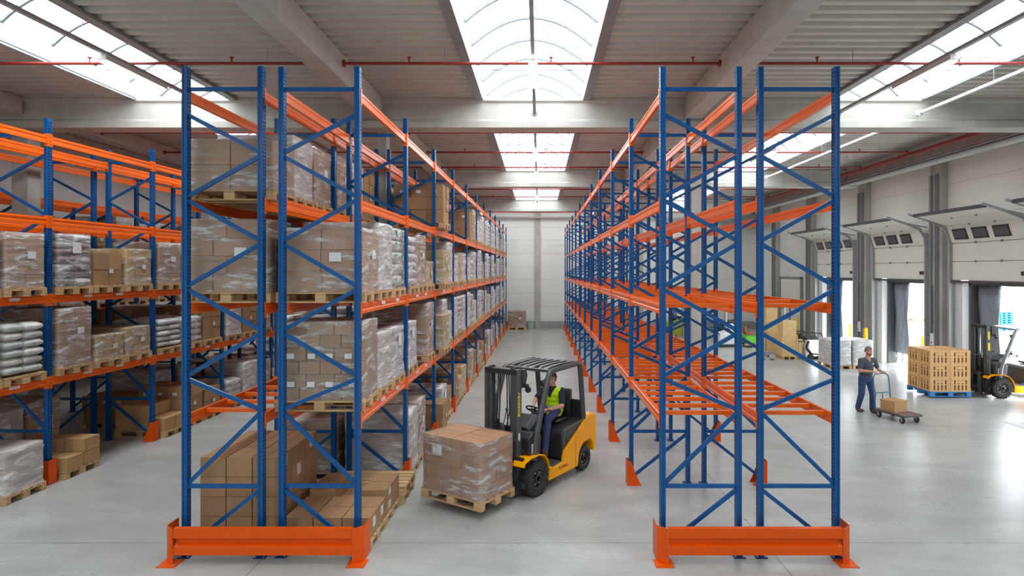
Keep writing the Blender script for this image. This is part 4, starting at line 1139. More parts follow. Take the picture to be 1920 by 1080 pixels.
def forklift(label, loc, rz, body, hood, guard, rim, mast_txt, side_txt, txt_mat, fz=0.0, brz=1.18):
    t = thing('forklift', label, 'forklift', loc, rz)
    # yellow chassis skins with the step notch and the rising hood line
    sk = [(-0.33, 0.17), (-1.30, 0.17), (-1.345, 0.38), (-1.40, 0.47), (-1.50, 0.545), (-1.62, 0.57), (-1.72, 0.56), (-1.72, 1.00), (-1.60, 0.98), (-0.84, 0.55), (-0.80, 0.38), (-0.46, 0.36), (-0.40, 0.40), (-0.345, 0.34)]
    mb = MB()
    mb.prism(sk, 'y', 0.485, 0.545)
    ch = mb.build('chassis_panel', body, t, bevel=0.012)
    mb = MB(); mb.prism(sk, 'y', -0.545, -0.485); mb.build('chassis_panel', body, t, bevel=0.012)
    mb = MB(); mb.bx(-1.30, 0.20, -0.30, 0.30, 0.14, 0.34); mb.build('underframe', 'black', t)
    cw = [(-1.70, 0.60), (-1.80, 0.56), (-1.90, 0.47), (-1.93, 0.30), (-2.00, 0.30), (-2.04, 0.45), (-2.04, 0.92), (-1.99, 1.01), (-1.86, 1.05), (-1.70, 1.02)]
    mb = MB(); mb.prism(cw, 'y', -0.53, 0.53); mb.build('counterweight', body, t, bevel=0.03)
    mb = MB(); mb.bx(-1.72, -1.40, -0.34, 0.34, 0.25, 0.9); mb.build('rear_axle_housing', 'black', t)
    hd = [(-0.82, 0.40), (-0.81, 0.84), (-0.86, 0.91), (-1.00, 0.94), (-1.66, 1.00), (-1.715, 0.98), (-1.715, 0.62), (-1.5, 0.60), (-1.34, 0.40)]
    mb = MB(); mb.prism(hd, 'y', -0.50, 0.50); h = mb.build('hood', hood, t, bevel=0.03)
    for s in (-1, 1):
        mb = MB(); mb.tube([(-0.98, s*0.505, 0.66), (-0.96, s*0.505, 0.80), (-1.05, s*0.505, 0.86), (-1.5, s*0.505, 0.90)], 0.010, 6)
        mb.tube([(-1.08, s*0.503, 0.74), (-1.42, s*0.503, 0.86)], 0.008, 6); mb.build('hood_rib', 'dark_grey' if hood == 'black' else 'grey_metal', h, smooth='all')
    mb = MB(); mb.bx(-0.80, -0.02, -0.52, 0.52, 0.345, 0.39); mb.build('floor_plate', 'dark_grey', t, bevel=0.008)
    cwl = [(0.16, 0.36), (0.17, 0.98), (0.06, 1.06), (-0.16, 1.02), (-0.20, 0.94), (-0.12, 0.36)]
    mb = MB(); mb.prism(cwl, 'y', -0.47, 0.47); c = mb.build('cowl', hood, t, bevel=0.02)
    mb = MB(); mb.prism([(-0.12, 1.02), (-0.20, 1.02), (-0.42, 1.16), (-0.42, 1.24), (-0.30, 1.26), (-0.08, 1.08)], 'y', -0.13, 0.24); mb.build('dashboard', 'dark_grey', c, bevel=0.02)
    label_obj(c, (0.03, 0.4735, 0.80), '-y', 0.15, 0.16)
    for s in (-1, 1):                                        # fenders
        mb = MB(); pts = [(0.46, 0.60), (0.42, 0.665), (0.26, 0.70), (0.02, 0.705), (-0.16, 0.66), (-0.28, 0.54), (-0.34, 0.36)]
        inn = [(x*0.96-0.004, z-0.018) for x, z in pts]
        mb.prism(pts+inn[::-1], 'y', s*0.33, s*0.565); mb.build('fender', body, t, bevel=0.005)
        wheel(t, s*0.445, 0.0, 0.30, 0.215, True, rim, 'front_wheel'); wheel(t, s*0.435, -1.61, 0.235, 0.17, False, rim, 'rear_wheel')
    # overhead guard
    for s in (-1, 1):
        mb = MB(); mb.tube([(0.05, s*0.485, 0.60), (0.0, s*0.485, 0.95), (-0.05, s*0.485, 1.08), (-0.39, s*0.485, 1.93), (-0.44, s*0.485, 2.005), (-0.53, s*0.485, 2.03)], 0.050, 8)
        mb.build('front_pillar', guard, t, smooth=True)
        mb = MB(); mb.tube([(-0.50, s*0.485, 2.025), (-1.38, s*0.485, 2.045), (-1.46, s*0.485, 2.01), (-1.49, s*0.485, 1.92), (-1.61, s*0.485, 0.98)], 0.050, 8)
        mb.build('rear_pillar', guard, t, smooth=True)
    mb = MB(); mb.bar((-0.47, -0.46, 2.02), (-0.47, 0.46, 2.02), 0.08, 0.05); mb.bar((-1.40, -0.46, 2.04), (-1.40, 0.46, 2.04), 0.10, 0.05)
    rf = mb.build('roof_frame', guard, t, bevel=0.01)
    for k in range(6):
        y = -0.38+0.76*k/5; mb = MB()
        pts = [(-0.47, y, 2.03), (-0.60, y, 2.06), (-0.95, y, 2.075), (-1.40, y, 2.065)]
        for i in range(3): mb.bar(pts[i], pts[i+1], 0.05, 0.03)
        mb.build('roof_slat', guard, rf)
    mb = MB(); mb.bar((-1.585, -0.48, 1.30), (-1.585, 0.48, 1.30), 0.03, 0.05); mb.bx(-1.63, -1.60, -0.47, 0.47, 1.0, 1.28); mb.build('rear_screen', 'black', t)
    # seat
    s_ = MB(); s_.prism([(-1.02, 0.965), (-1.00, 1.02), (-1.06, 1.035), (-1.46, 1.015), (-1.50, 0.965)], 'y', -0.22, 0.26)
    st = s_.build('seat', 'black', t, bevel=0.03)
    s_ = MB(); s_.prism([(-1.48, 1.00), (-1.46, 1.12), (-1.50, 1.48), (-1.55, 1.53), (-1.585, 1.50), (-1.56, 1.00)], 'y', -0.22, 0.26); s_.build('seat_back', 'black', st, bevel=0.03)
    # steering
    mb = MB(); mb.cyl((-0.38, 0.06, 1.14), (-0.60, 0.06, 1.26), 0.028, n=10); sc_ = mb.build('steering_column', 'black', t)
    n_ = Vector((-0.55, 0, 0.83)).normalized(); u_ = Vector((0.83, 0, 0.55)).normalized(); cc = Vector((-0.61, 0.06, 1.27))
    ring = [cc+u_*(0.165*math.cos(a))+Vector((0, 1, 0))*(0.165*math.sin(a)) for a in [2*PI*k/28 for k in range(28)]]
    mb = MB(); mb.tube(ring, 0.015, 8, closed=True)
    for a in (0.5, 2.6, 4.7): mb.bar(cc, cc+u_*(0.16*math.cos(a))+Vector((0, 1, 0))*(0.16*math.sin(a)), 0.03, 0.014, n_)
    mb.cyl(cc-n_*0.02, cc+n_*0.012, 0.04, n=12)
    mb.build('steering_wheel', 'black', sc_, smooth=True)
    for k in range(3):
        y = -0.18-0.07*k; mb = MB(); mb.tube([(-0.14, y, 1.0), (-0.22, y, 1.15), (-0.26, y, 1.28)], 0.009, 6); mb.ell((-0.265, y, 1.30), (0.02, 0.02, 0.028)); mb.build('lever', 'black', c, smooth=True)
    # mast
    for s in (-1, 1):
        def chan(y, x0, x1, w, z0, z1, name, par):
            mb = MB(); th = 0.016
            yo = s*(y+w/2); yi = s*(y-w/2)
            poly = [(x0, yo), (x1, yo), (x1, yi), (x1-th, yi), (x1-th, yo-s*th), (x0+th, yo-s*th), (x0+th, yi), (x0, yi)]
            mb.prism(poly, 'z', z0, z1); return mb.build(name, 'dark_grey' if guard != 'black' else 'black', par)
        mo = chan(0.30, 0.20, 0.335, 0.075, 0.07, 2.13, 'mast_channel', t)
        chan(0.225, 0.215, 0.325, 0.06, 0.10, 2.16, 'inner_mast_channel', t)
        mb = MB(); mb.cyl((0.185, s*0.17, 0.25), (0.185, s*0.17, 1.25), 0.036, n=14); lc = mb.build('lift_cylinder', 'black', t, smooth=True)
        mb = MB(); mb.cyl((0.185, s*0.17, 1.25), (0.185, s*0.17, 2.05), 0.020, n=12); mb.build('piston_rod', 'chrome', lc, smooth=True)
        mb = MB(); mb.cyl((0.20, s*0.36, 0.78), (-0.10, s*0.36, 0.52), 0.032, n=12); mb.build('tilt_cylinder', 'black', t, smooth=True)
        mb = MB(); mb.prism([(0.20, 1.82), (0.20, 2.12), (0.10, 2.12), (0.06, 2.02), (0.10, 1.88)], 'y', s*0.31, s*0.36); mb.cyl((0.10, s*0.30, 1.84), (0.10, s*0.40, 1.84), 0.035, n=10); mb.build('mast_bracket', 'black', mo)
        mb = MB(); mb.cyl((0.08, s*0.40, 1.78), (0.12, s*0.40, 1.78), 0.05, n=14); mb.build('work_lamp', 'black', mo, smooth=True)
        if s > 0 and mast_txt:
            text_obj(mast_txt, 0.118, 'yellow_print', mo, 'lettering', frame((0.268, 0.3385, 1.56), (0, 0, -1), (-1, 0, 0)))
            mb = MB(); mb.ell((0.268, 0.3385, 1.02), (0.028, 0.002, 0.07), 14, 8); mb.build('emblem', 'white_paint', mo, smooth='all')
        if s > 0 and not mast_txt:
            for z in (1.85, 1.52): mb = MB(); mb.bx(0.235, 0.30, 0.3375, 0.3395, z-0.13, z+0.10); mb.build('warning_label', 'yellow_print', mo)
    mb = MB(); mb.bx(0.19, 0.34, -0.335, 0.335, 2.04, 2.13); mb.build('mast_crosshead', 'black', t, bevel=0.008)
    mb = MB(); mb.bx(0.185, 0.21, -0.29, 0.29, 1.06, 1.16); mb.bx(0.185, 0.21, -0.29, 0.29, 0.30, 0.42); mb.build('mast_tie', 'black', t)
    for y in (-0.10, -0.06, 0.07, 0.11):
        mb = MB(); mb.tube([(0.25, y, 2.04), (0.255, y*1.2, 1.5), (0.27, y*1.6, 1.0), (0.25, y, 0.7)], 0.012, 6); mb.build('hydraulic_hose', 'black', t, smooth='all')
    mb = MB(); mb.ell((0.26, -0.04, 1.05), (0.05, 0.10, 0.16), 12, 8); mb.build('chain_anchor', 'black', t, smooth='all')
    cg = MB(); cg.bx(0.345, 0.395, -0.50, 0.50, 0.22, 0.32); cg.bx(0.345, 0.395, -0.50, 0.50, 0.62, 0.72); cg.bx(0.345, 0.38, -0.26, -0.18, 0.22, 0.72); cg.bx(0.345, 0.38, 0.18, 0.26, 0.22, 0.72)
    car = cg.build('fork_carriage', 'black', t, bevel=0.006)
    lb = MB()
    bw = 0.36 if mast_txt else 0.5
    for y in (-bw, -bw*0.6, -bw*0.2, bw*0.2, bw*0.6, bw): lb.bar((0.37, y, 0.70), (0.37, y, brz), 0.022, 0.022)
    lb.bar((0.37, -bw-0.01, brz+0.01), (0.37, bw+0.01, brz+0.01), 0.03, 0.03); lb.build('load_backrest', 'dark_grey', car)
    for y in (-0.45, 0.05) if mast_txt else (-0.46, 0.14):
        mb = MB(); mb.prism([(0.396, 0.74), (0.436, 0.74), (0.436, 0.215+fz), (1.33, 0.205+fz), (1.34, 0.185+fz), (1.25, 0.172+fz), (0.41, 0.172+fz), (0.396, 0.19+fz)], 'y', y-0.05, y+0.05)
        mb.build('fork', 'dark_grey', t)
    if side_txt: text_obj(side_txt, 0.075, txt_mat, ch, 'lettering', frame((-0.78, 0.547, 0.30), (-1, 0, 0), (0, 0, 1)))
    mb = MB(); mb.cyl((-1.285, 0.545, 0.80), (-1.285, 0.549, 0.80), 0.012, n=10); mb.build('panel_screw', 'black', ch)
    mb = MB(); mb.bx(-1.225, -1.219, 0.5448, 0.547, 0.19, 0.74); mb.build('panel_seam', 'dark_print', ch)
    mb = MB(); mb.tube([(-0.40, 0.43, 1.90), (-0.36, 0.40, 1.86)], 0.012, 6); mb.ell((-0.34, 0.40, 1.82), (0.03, 0.05, 0.06)); mb.build('mirror', 'black', t, smooth='all')
    return t

FP = Vector((-0.462, 10.71, 0)); FA = math.atan2(-0.832, -0.555)
def fl(x, y, z):
    c, s = math.cos(FA), math.sin(FA); return (FP.x+x*c-y*s, FP.y+x*s+y*c, z)
forklift('yellow and black forklift in the aisle carrying a wrapped carton load', FP, FA, 'yellow', 'black', 'dark_grey', 'black', 'reosevie', 'Pa.laVetra', 'dark_print', 0.0, 0.98)
# its pallet and load
px = fl(0.935, -0.20, 0)
pallet('raised wooden pallet on the forks of the forklift in the aisle', (px[0], px[1], 0.140), FA+PI/2, True, U=1.24, V=0.86, group=None)
t = thing('carton_load', 'film-wrapped brown carton cube carried by the forklift in the aisle', 'load', (px[0], px[1], 0.286), FA+PI/2)
U, V, H = 1.18, 0.82, 0.87
for (x, y, z, d) in layout(U, V, 3, 2, 4, H, 5, 0.008): link('carton', carton_mesh(d, 'carton_c'), t, (x, y, z))
film_mb(U, V, H, 3, amp=0.010, flare=0.02, top=False, nz=26).build('stretch_film', 'film', t, smooth='all')
label_obj(t, (-0.28, -V/2-0.012, 0.66), '-y', 0.20, 0.18)
# ================================================================== PEOPLE
def remesh(mb, voxel, smooth_it=3, xf=None):
    me = bpy.data.meshes.new('tmp'); v = mb.v
    me.from_pydata(v, [], mb.f); me.update()
    o = bpy.data.objects.new('tmp', me); COL.objects.link(o)
    m = o.modifiers.new('r', 'REMESH'); m.mode = 'VOXEL'; m.voxel_size = voxel; m.use_smooth_shade = True
    bpy.context.view_layer.update()
    r = bpy.data.meshes.new_from_object(o.evaluated_get(bpy.context.evaluated_depsgraph_get()))
    bpy.data.objects.remove(o); bpy.data.meshes.remove(me)
    bm = bmesh.new(); bm.from_mesh(r)
    for _ in range(smooth_it): bmesh.ops.smooth_vert(bm, verts=bm.verts, factor=0.5, use_axis_x=True, use_axis_y=True, use_axis_z=True)
    bm.to_mesh(r); bm.free()
    if xf is not None: r.transform(xf)
    r.polygons.foreach_set('use_smooth', [True]*len(r.polygons))
    return r
def cap(mb, p0, p1, r0, r1):
    mb.cyl(p0, p1, r0, r1, n=16); mb.ell(p0, (r0,)*3, 14, 10); mb.ell(p1, (r1,)*3, 14, 10)
def cut(me, test):
    bm = bmesh.new(); bm.from_mesh(me)
    bmesh.ops.delete(bm, geom=[f for f in bm.faces if test(f.calc_center_median())], context='FACES')
    bd = [v for v in bm.verts if v.is_boundary]
    for _ in range(14):                                  # even out the cut hem
        new = {}
        for v in bd:
            q = [e.other_vert(v).co for e in v.link_edges if e.is_boundary]
            if len(q) == 2: new[v] = v.co*0.5+(q[0]+q[1])*0.25
        for v, c in new.items(): v.co = c
    bm.to_mesh(me); bm.free()
def put(name, me, mat, parent):
    me.name = name; me.materials.clear(); me.materials.append(M[mat]); return link(name, me, parent)
def hand(mb, w, f, n, s, grip=1.0):
    """w wrist, f pointing along the hand, n out of the palm, s towards the thumb side"""
    w, f, n, s = Vector(w), Vector(f).normalized(), Vector(n).normalized(), Vector(s).normalized()
    for k in range(4):
        o = s*(0.030-0.020*k); cap(mb, w+o*0.7, w+f*0.085+o, 0.015, 0.013)
    ln = [(0.040, 0.027, 0.020), (0.045, 0.030, 0.022), (0.042, 0.028, 0.020), (0.034, 0.022, 0.018)]
    for k in range(4):
        p = w+f*0.088+s*(0.031-0.0205*k); a = 0.0
        for j, L in enumerate(ln[k]):
            a += grip*(0.75, 0.95, 0.75)[j]*(1+0.05*k)
            d = f*math.cos(a)+n*math.sin(a); q = p+d*L; cap(mb, p, q, 0.0092-0.0008*j, 0.0086-0.0008*j); p = q
    p = w+f*0.025+s*0.032; d = (f*0.6+s*0.75+n*0.35).normalized(); q = p+d*0.042; cap(mb, p, q, 0.0125, 0.0105)
    d = (f*0.75-s*0.05+n*0.75*grip).normalized(); r = q+d*0.032; cap(mb, q, r, 0.0102, 0.009); cap(mb, r, r+(d+n*0.4).normalized()*0.022, 0.009, 0.008)
def head_parts(mb, T):
    """adds head shapes (x fwd, y left, z up, origin at head centre) through T"""
    def e(c, r, rot=None):
        q = MB(); q.ell(c, r, 20, 14, rot); mb.raw([T @ Vector(p) for p in q.v], q.f)
    e((-0.012, 0, 0.028), (0.098, 0.078, 0.092)); e((0.028, 0, -0.040), (0.066, 0.060, 0.075)); e((0.062, 0, -0.092), (0.028, 0.030, 0.024))
    e((0.070, 0, 0.020), (0.022, 0.052, 0.016)); e((0.045, 0.038, -0.035), (0.036, 0.026, 0.030)); e((0.045, -0.038, -0.035), (0.036, 0.026, 0.030))
    e((0.096, 0, -0.022), (0.016, 0.013, 0.026)); e((0.104, 0, -0.036), (0.014, 0.017, 0.012)); e((0.084, 0, -0.066), (0.014, 0.026, 0.013))
    for s in (-1, 1): e((-0.010, s*0.079, -0.012), (0.020, 0.010, 0.034), Matrix.Rotation(-0.25*s, 3, 'Z'))
def face_bits(T, parent, lip='lip', brow='hair_brown'):
    for s in (-1, 1):
        mb = MB(); mb.ell(T @ Vector((0.0775, s*0.031, 0.000)), (0.0125,)*3, 12, 8); e = mb.build('eye', 'eye_white', parent, smooth='all')
        mb = MB(); mb.ell(T @ Vector((0.0860, s*0.031, -0.001)), (0.0068,)*3, 10, 6); mb.build('iris', 'eye', e, smooth='all')
        mb = MB(); mb.tube([T @ Vector(p) for p in ((0.090, s*0.012, 0.023), (0.092, s*0.032, 0.029), (0.076, s*0.052, 0.022))], 0.005, 6); mb.build('eyebrow', brow, parent, smooth='all')
    mb = MB(); mb.tube([T @ Vector(p) for p in ((0.083, -0.024, -0.068), (0.099, 0, -0.066), (0.083, 0.024, -0.068))], [0.003, 0.006, 0.003], 6); mb.build('lips', lip, parent, smooth='all')
def hair_cap(T, parent, mat, low=-0.02, hairline=0.052, sc_=1.0):
    mb = MB(); mb.ell((-0.014, 0, 0.030), (0.107*sc_, 0.086*sc_, 0.101*sc_), 26, 18)
    mb.ell((-0.05, 0, -0.01), (0.066, 0.076, 0.075), 20, 12)
    me = remesh(mb, 0.006, 2)
    cut(me, lambda c: (c.x > 0.030 and c.z < hairline) or (c.x > -0.028 and c.z < low+0.02) or c.z < low-0.055)
    me.transform(T); put('hair', me, mat, parent)

# ---- driver (forklift coordinates)
dr = thing('person', 'seated forklift driver in hi-vis yellow vest over navy shirt, hands at the wheel', 'person', FP, FA)
yc = 0.05
T = Matrix.Translation((-1.19, yc, 1.75)) @ Matrix.Rotation(0.16, 4, 'Z') @ Matrix.Rotation(0.10, 4, 'Y')
sh = {1: Vector((-1.235, yc+0.185, 1.535)), -1: Vector((-1.22, yc-0.185, 1.535))}
el = {1: Vector((-1.10, yc+0.275, 1.285)), -1: Vector((-1.00, yc-0.25, 1.36))}
wr = {1: Vector((-0.865, yc+0.175, 1.255)), -1: Vector((-0.77, yc-0.135, 1.31))}
b = MB(); head_parts(b, T); cap(b, (-1.225, yc, 1.55), (-1.205, yc, 1.68), 0.060, 0.056)
def torso(mb, g=0.0):
    for (x, z, rx, ry, rz) in ((-1.25, 1.17, 0.125, 0.165, 0.12), (-1.26, 1.27, 0.118, 0.155, 0.12), (-1.255, 1.38, 0.122, 0.165, 0.12), (-1.24, 1.47, 0.115, 0.175, 0.10), (-1.225, 1.53, 0.085, 0.165, 0.06)):
        mb.ell((x, yc, z), (rx+g, ry+g, rz+g*0.6), 22, 14)
torso(b)
for s in (1, -1):
    cap(b, sh[s], el[s], 0.050, 0.040); cap(b, el[s], wr[s], 0.040, 0.028)
hand(b, wr[1], (0.72, -0.30, 0.12), (0.1, -0.1, -1), (0.35, -0.9, 0), 0.8)
hand(b, wr[-1], (0.80, 0.30, 0.0), (0.1, 0.1, -1), (0.35, 0.9, 0), 0.8)
hip = {s: Vector((-1.20, yc+s*0.095, 1.16)) for s in (1, -1)}; kn = {1: Vector((-0.80, yc+0.17, 1.10)), -1: Vector((-0.78, yc-0.14, 1.08))}; an = {1: Vector((-0.66, yc+0.19, 0.53)), -1: Vector((-0.62, yc-0.13, 0.52))}
for s in (1, -1):
    cap(b, hip[s], kn[s], 0.075, 0.052); cap(b, kn[s], an[s], 0.050, 0.036)
bd = put('body', remesh(b, 0.006, 3), 'skin', dr)
face_bits(T, dr); hair_cap(T, dr, 'hair_brown')
m = MB(); torso(m, 0.010)
for s in (1, -1): cap(m, sh[s], sh[s].lerp(el[s], 0.78), 0.066, 0.058)
cap(m, (-1.225, yc, 1.54), (-1.218, yc, 1.575), 0.075, 0.070)
put('shirt', remesh(m, 0.008, 11), 'navy', dr)
m = MB(); torso(m, 0.026)
for s in (1, -1): m.ell(sh[s]+Vector((0, -s*0.03, 0)), (0.078, 0.075, 0.068), 16, 10)
m.ell((-1.20, yc, 1.10), (0.16, 0.19, 0.07), 18, 10)
me = remesh(m, 0.008, 11)
cut(me, lambda c: (c.x > -1.23 and c.z > 1.40 and abs(c.y-yc) < 0.012+(c.z-1.40)*0.42) or c.z > 1.598 or (abs(c.y-yc) > 0.212+max(0, (1.50-c.z))*0.02 and c.z > 1.38))
put('safety_vest', me, 'hivis', dr)
m = MB(); torso(m, 0.031); me = remesh(m, 0.008, 11); cut(me, lambda c: not 1.205 < c.z < 1.255); put('reflective_band', me, 'reflect', dr)
m = MB()
for s in (1, -1):
    cap(m, hip[s], kn[s], 0.092, 0.070); cap(m, kn[s], an[s]+Vector((0, 0, -0.03)), 0.068, 0.056)
m.ell((-1.22, yc, 1.16), (0.14, 0.175, 0.09), 18, 12)
put('trousers', remesh(m, 0.008, 11), 'navy_trouser', dr)
for s in (1, -1):
    m = MB(); a = an[s]; m.ell(a+Vector((0.085, 0, -0.075)), (0.135, 0.050, 0.045), 16, 10); cap(m, a+Vector((0, 0, 0.02)), a+Vector((0.0, 0, -0.075)), 0.055, 0.052)
    me = remesh(m, 0.008, 2); put('boot', me, 'boot', dr)

# ---- worker with the platform trolley
WA = math.atan2(-0.96, 0.27)
wk = thing('person', 'standing worker in dark grey T-shirt and blue jeans pushing a platform trolley', 'person', (8.70, 16.62, 0), WA)
T = Matrix.Translation((0.10, 0, 1.635)) @ Matrix.Rotation(0.05, 4, 'Z') @ Matrix.Rotation(0.20, 4, 'Y')
b = MB(); head_parts(b, T); cap(b, (0.045, 0, 1.43), (0.085, 0, 1.56), 0.064, 0.060)
def torso2(mb, g=0.0):
    for (x, z, rx, ry, rz) in ((-0.01, 0.93, 0.125, 0.170, 0.11), (0.00, 1.03, 0.132, 0.170, 0.12), (0.015, 1.14, 0.135, 0.172, 0.12), (0.03, 1.25, 0.130, 0.185, 0.12), (0.035, 1.34, 0.118, 0.195, 0.09), (0.04, 1.405, 0.085, 0.175, 0.05)):
        mb.ell((x, 0, z), (rx+g, ry+g, rz+g*0.6), 22, 14)
torso2(b)
sh = {1: Vector((0.045, 0.205, 1.385)), -1: Vector((0.045, -0.205, 1.385))}
el = {1: Vector((0.13, 0.285, 1.135)), -1: Vector((0.09, -0.275, 1.125))}
wr = {1: Vector((0.315, 0.225, 1.115)), -1: Vector((0.310, -0.05, 1.120))}
for s in (1, -1): cap(b, sh[s], el[s], 0.054, 0.044); cap(b, el[s], wr[s], 0.044, 0.030)
hand(b, wr[1], (0.95, 0.0, 0.10), (0.1, 0, -1), (0.15, -1, 0), 0.95); hand(b, wr[-1], (0.95, 0.05, 0.10), (0.1, 0, -1), (0.15, 1, 0), 0.95)
hip = {s: Vector((-0.01, s*0.10, 0.92)) for s in (1, -1)}; kn = {1: Vector((0.12, 0.11, 0.50)), -1: Vector((-0.02, -0.12, 0.49))}; an = {1: Vector((0.10, 0.11, 0.10)), -1: Vector((-0.14, -0.13, 0.11))}
for s in (1, -1): cap(b, hip[s], kn[s], 0.080, 0.054); cap(b, kn[s], an[s], 0.052, 0.036)
put('body', remesh(b, 0.006, 3), 'skin', wk)
face_bits(T, wk, 'lip', 'hair_grey'); hair_cap(T, wk, 'hair_grey', 0.0, 0.06, 0.985)
m = MB(); m.ell((0.034, 0, -0.058), (0.067, 0.066, 0.060), 20, 14); m.ell((0.066, 0, -0.094), (0.034, 0.036, 0.032), 16, 10)
me = remesh(m, 0.005, 2); cut(me, lambda c: c.z > -0.045-0.25*max(0, c.x-0.03) or (c.x > 0.07 and -0.080 < c.z < -0.05 and abs(c.y) < 0.022) or c.x < -0.01); me.transform(T); put('beard', me, 'beard', wk)
m = MB(); torso2(m, 0.018)
for s in (1, -1): cap(m, sh[s], sh[s].lerp(el[s], 0.70), 0.070, 0.060)
me = remesh(m, 0.008, 11); cut(me, lambda c: (c.x > 0.05 and c.z > 1.36 and abs(c.y) < 0.01+(c.z-1.36)*0.75) or c.z > 1.462 or c.z < 0.885); put('t_shirt', me, 'tee', wk)
m = MB(); m.ell((0.160, 0.085, 1.30), (0.008, 0.022, 0.022), 10, 6); put('chest_emblem', m.mesh('e', 'white_paint'), 'white_paint', wk)
m = MB()
for s in (1, -1): cap(m, hip[s], kn[s], 0.104, 0.082); cap(m, kn[s], an[s]+Vector((0, 0, 0.0)), 0.080, 0.068)
m.ell((-0.01, 0, 0.93), (0.138, 0.182, 0.10), 20, 12); m.ell((-0.005, 0, 0.86), (0.118, 0.165, 0.095), 20, 12)
put('jeans', remesh(m, 0.009, 11), 'jeans', wk)
for s in (1, -1):
    m = MB(); a = an[s]; k = 0.045-a.z if True else 0
    m.ell((a.x+0.075, a.y, 0.050), (0.145, 0.052, 0.046), 18, 10); cap(m, (a.x, a.y, 0.12), (a.x, a.y, 0.055), 0.056, 0.052)
    me = remesh(m, 0.008, 2)
    for v in me.vertices:
        if v.co.z < 0.008: v.co.z = 0.003
    put('boot', me, 'boot', wk)
# ================================================================== RIGHT-HAND LOADING AREA
# platform trolley (x forward, handle at the back)
TA = WA+0.03
c_, s_ = math.cos(WA), math.sin(WA)
tx, ty = 8.70+c_*0.935-s_*0.09, 16.62+s_*0.935+c_*0.09
tr = thing('platform_trolley', 'flat platform trolley with teal tube handle pushed by the worker', 'trolley', (tx, ty, 0), WA)
mb = MB(); mb.bx(-0.46, 0.46, -0.28, 0.28, 0.185, 0.205); dk = mb.build('deck', 'deck_brown', tr, bevel=0.005)
mb = MB(); mb.bx(-0.47, 0.47, -0.29, -0.281, 0.165, 0.212); mb.bx(-0.47, 0.47, 0.281, 0.29, 0.165, 0.212); mb.bx(0.461, 0.47, -0.281, 0.281, 0.165, 0.212); mb.bx(-0.47, -0.461, -0.281, 0.281, 0.165, 0.212)
mb.build('deck_frame', 'dark_grey', tr)
hp = [(-0.44, -0.25, 0.20), (-0.50, -0.25, 0.80), (-0.525, -0.24, 1.0), (-0.54, -0.19, 1.07), (-0.545, -0.10, 1.085), (-0.545, 0.10, 1.085), (-0.54, 0.19, 1.07), (-0.525, 0.24, 1.0), (-0.50, 0.25, 0.80), (-0.44, 0.25, 0.20)]
mb = MB(); mb.tube(hp, 0.016, 10); hd = mb.build('handle', 'teal', tr, smooth=True)
mb = MB(); mb.cyl((-0.478, -0.25, 0.60), (-0.478, 0.25, 0.60), 0.013, n=8); mb.cyl((-0.478, 0, 0.60), (-0.44, 0, 0.20), 0.013, n=8); mb.build('handle_brace', 'teal', hd, smooth=True)
for x in (-0.36, 0.36):
    for y in (-0.22, 0.22):
        mb = MB(); mb.bx(x-0.03, x+0.03, y-0.032, y-0.026, 0.07, 0.186); mb.bx(x-0.03, x+0.03, y+0.026, y+0.032, 0.07, 0.186); mb.bx(x-0.035, x+0.035, y-0.032, y+0.032, 0.165, 0.184)
        cs = mb.build('caster', 'galv', tr)
        mb = MB(); mb.lathe([(0.001, -0.022), (0.05, -0.022), (0.075, -0.016), (0.078, 0.0), (0.075, 0.016), (0.05, 0.022), (0.001, 0.022)], (x, y, 0.079), (0, 1, 0), 20); wh = mb.build('caster_wheel', 'rubber', cs, smooth=True)
        mb = MB(); mb.lathe([(0.001, -0.0235), (0.032, -0.0235), (0.034, -0.021), (0.034, 0.021), (0.032, 0.0235), (0.001, 0.0235)], (x, y, 0.079), (0, 1, 0), 14); mb.build('hub', 'galv', wh, smooth=True)
bx_ = (tx+c_*-0.14-s_*0.02, ty+s_*-0.14+c_*0.02)
carton(bx_[0], bx_[1], 0.206, (0.40, 0.46, 0.28), WA+0.12, 'single brown carton riding on the platform trolley', None, 'carton_b')

# second forklift with folding crates on a blue pallet
forklift('grey and yellow forklift parked in the open doorway, holding a crate stack', (13.62, 18.86, 0), PI, 'yellow', 'dark_grey', 'grey_metal', 'dark_grey', '', 'MULTI', 'blue_print', -0.095, 1.22)
pallet('blue pallet under the tan crates on the right-hand forklift', (12.16, 19.02, 0.035), 0, True, 'blue_pallet', None, U=1.22, V=1.18)
def crate_mesh(w, d, h):
    """tan folding crate: posts, rims and slotted sides as one moulded shell"""
    mb = MB(); t = 0.025
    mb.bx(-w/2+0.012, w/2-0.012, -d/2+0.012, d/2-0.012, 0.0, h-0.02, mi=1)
    for sx in (-1, 1):
        for sy in (-1, 1): mb.box((sx*(w/2-0.022), sy*(d/2-0.022), h/2), (0.044, 0.044, h))
    for sy in (-1, 1):
        for z, hh in ((0.02, 0.04), (h-0.03, 0.06), (h*0.52, 0.03)): mb.box((0, sy*(d/2-0.0135), z), (w-0.089, 0.024, hh))
        for k in range(5):
            x = -w/2+0.07+(w-0.14)*k/4; mb.box((x, sy*(d/2-0.0140), h/2), (0.062, 0.020, h-0.05))
        mb.box((0, sy*(d/2-0.011), h*0.72), (w*0.36, 0.016, h*0.18))
    for sx in (-1, 1):
        for z, hh in ((0.02, 0.04), (h-0.03, 0.06), (h*0.52, 0.03)): mb.box((sx*(w/2-0.0135), 0, z), (0.024, d-0.089, hh))
        for k in range(4):
            y = -d/2+0.07+(d-0.14)*k/3; mb.box((sx*(w/2-0.0140), y, h/2), (0.020, 0.075, h-0.05))
        mb.box((sx*(w/2-0.011), 0, h*0.74), (0.016, d*0.5, h*0.16))
    return mb.mesh('folding_crate', ['crate', 'crate_dark'])
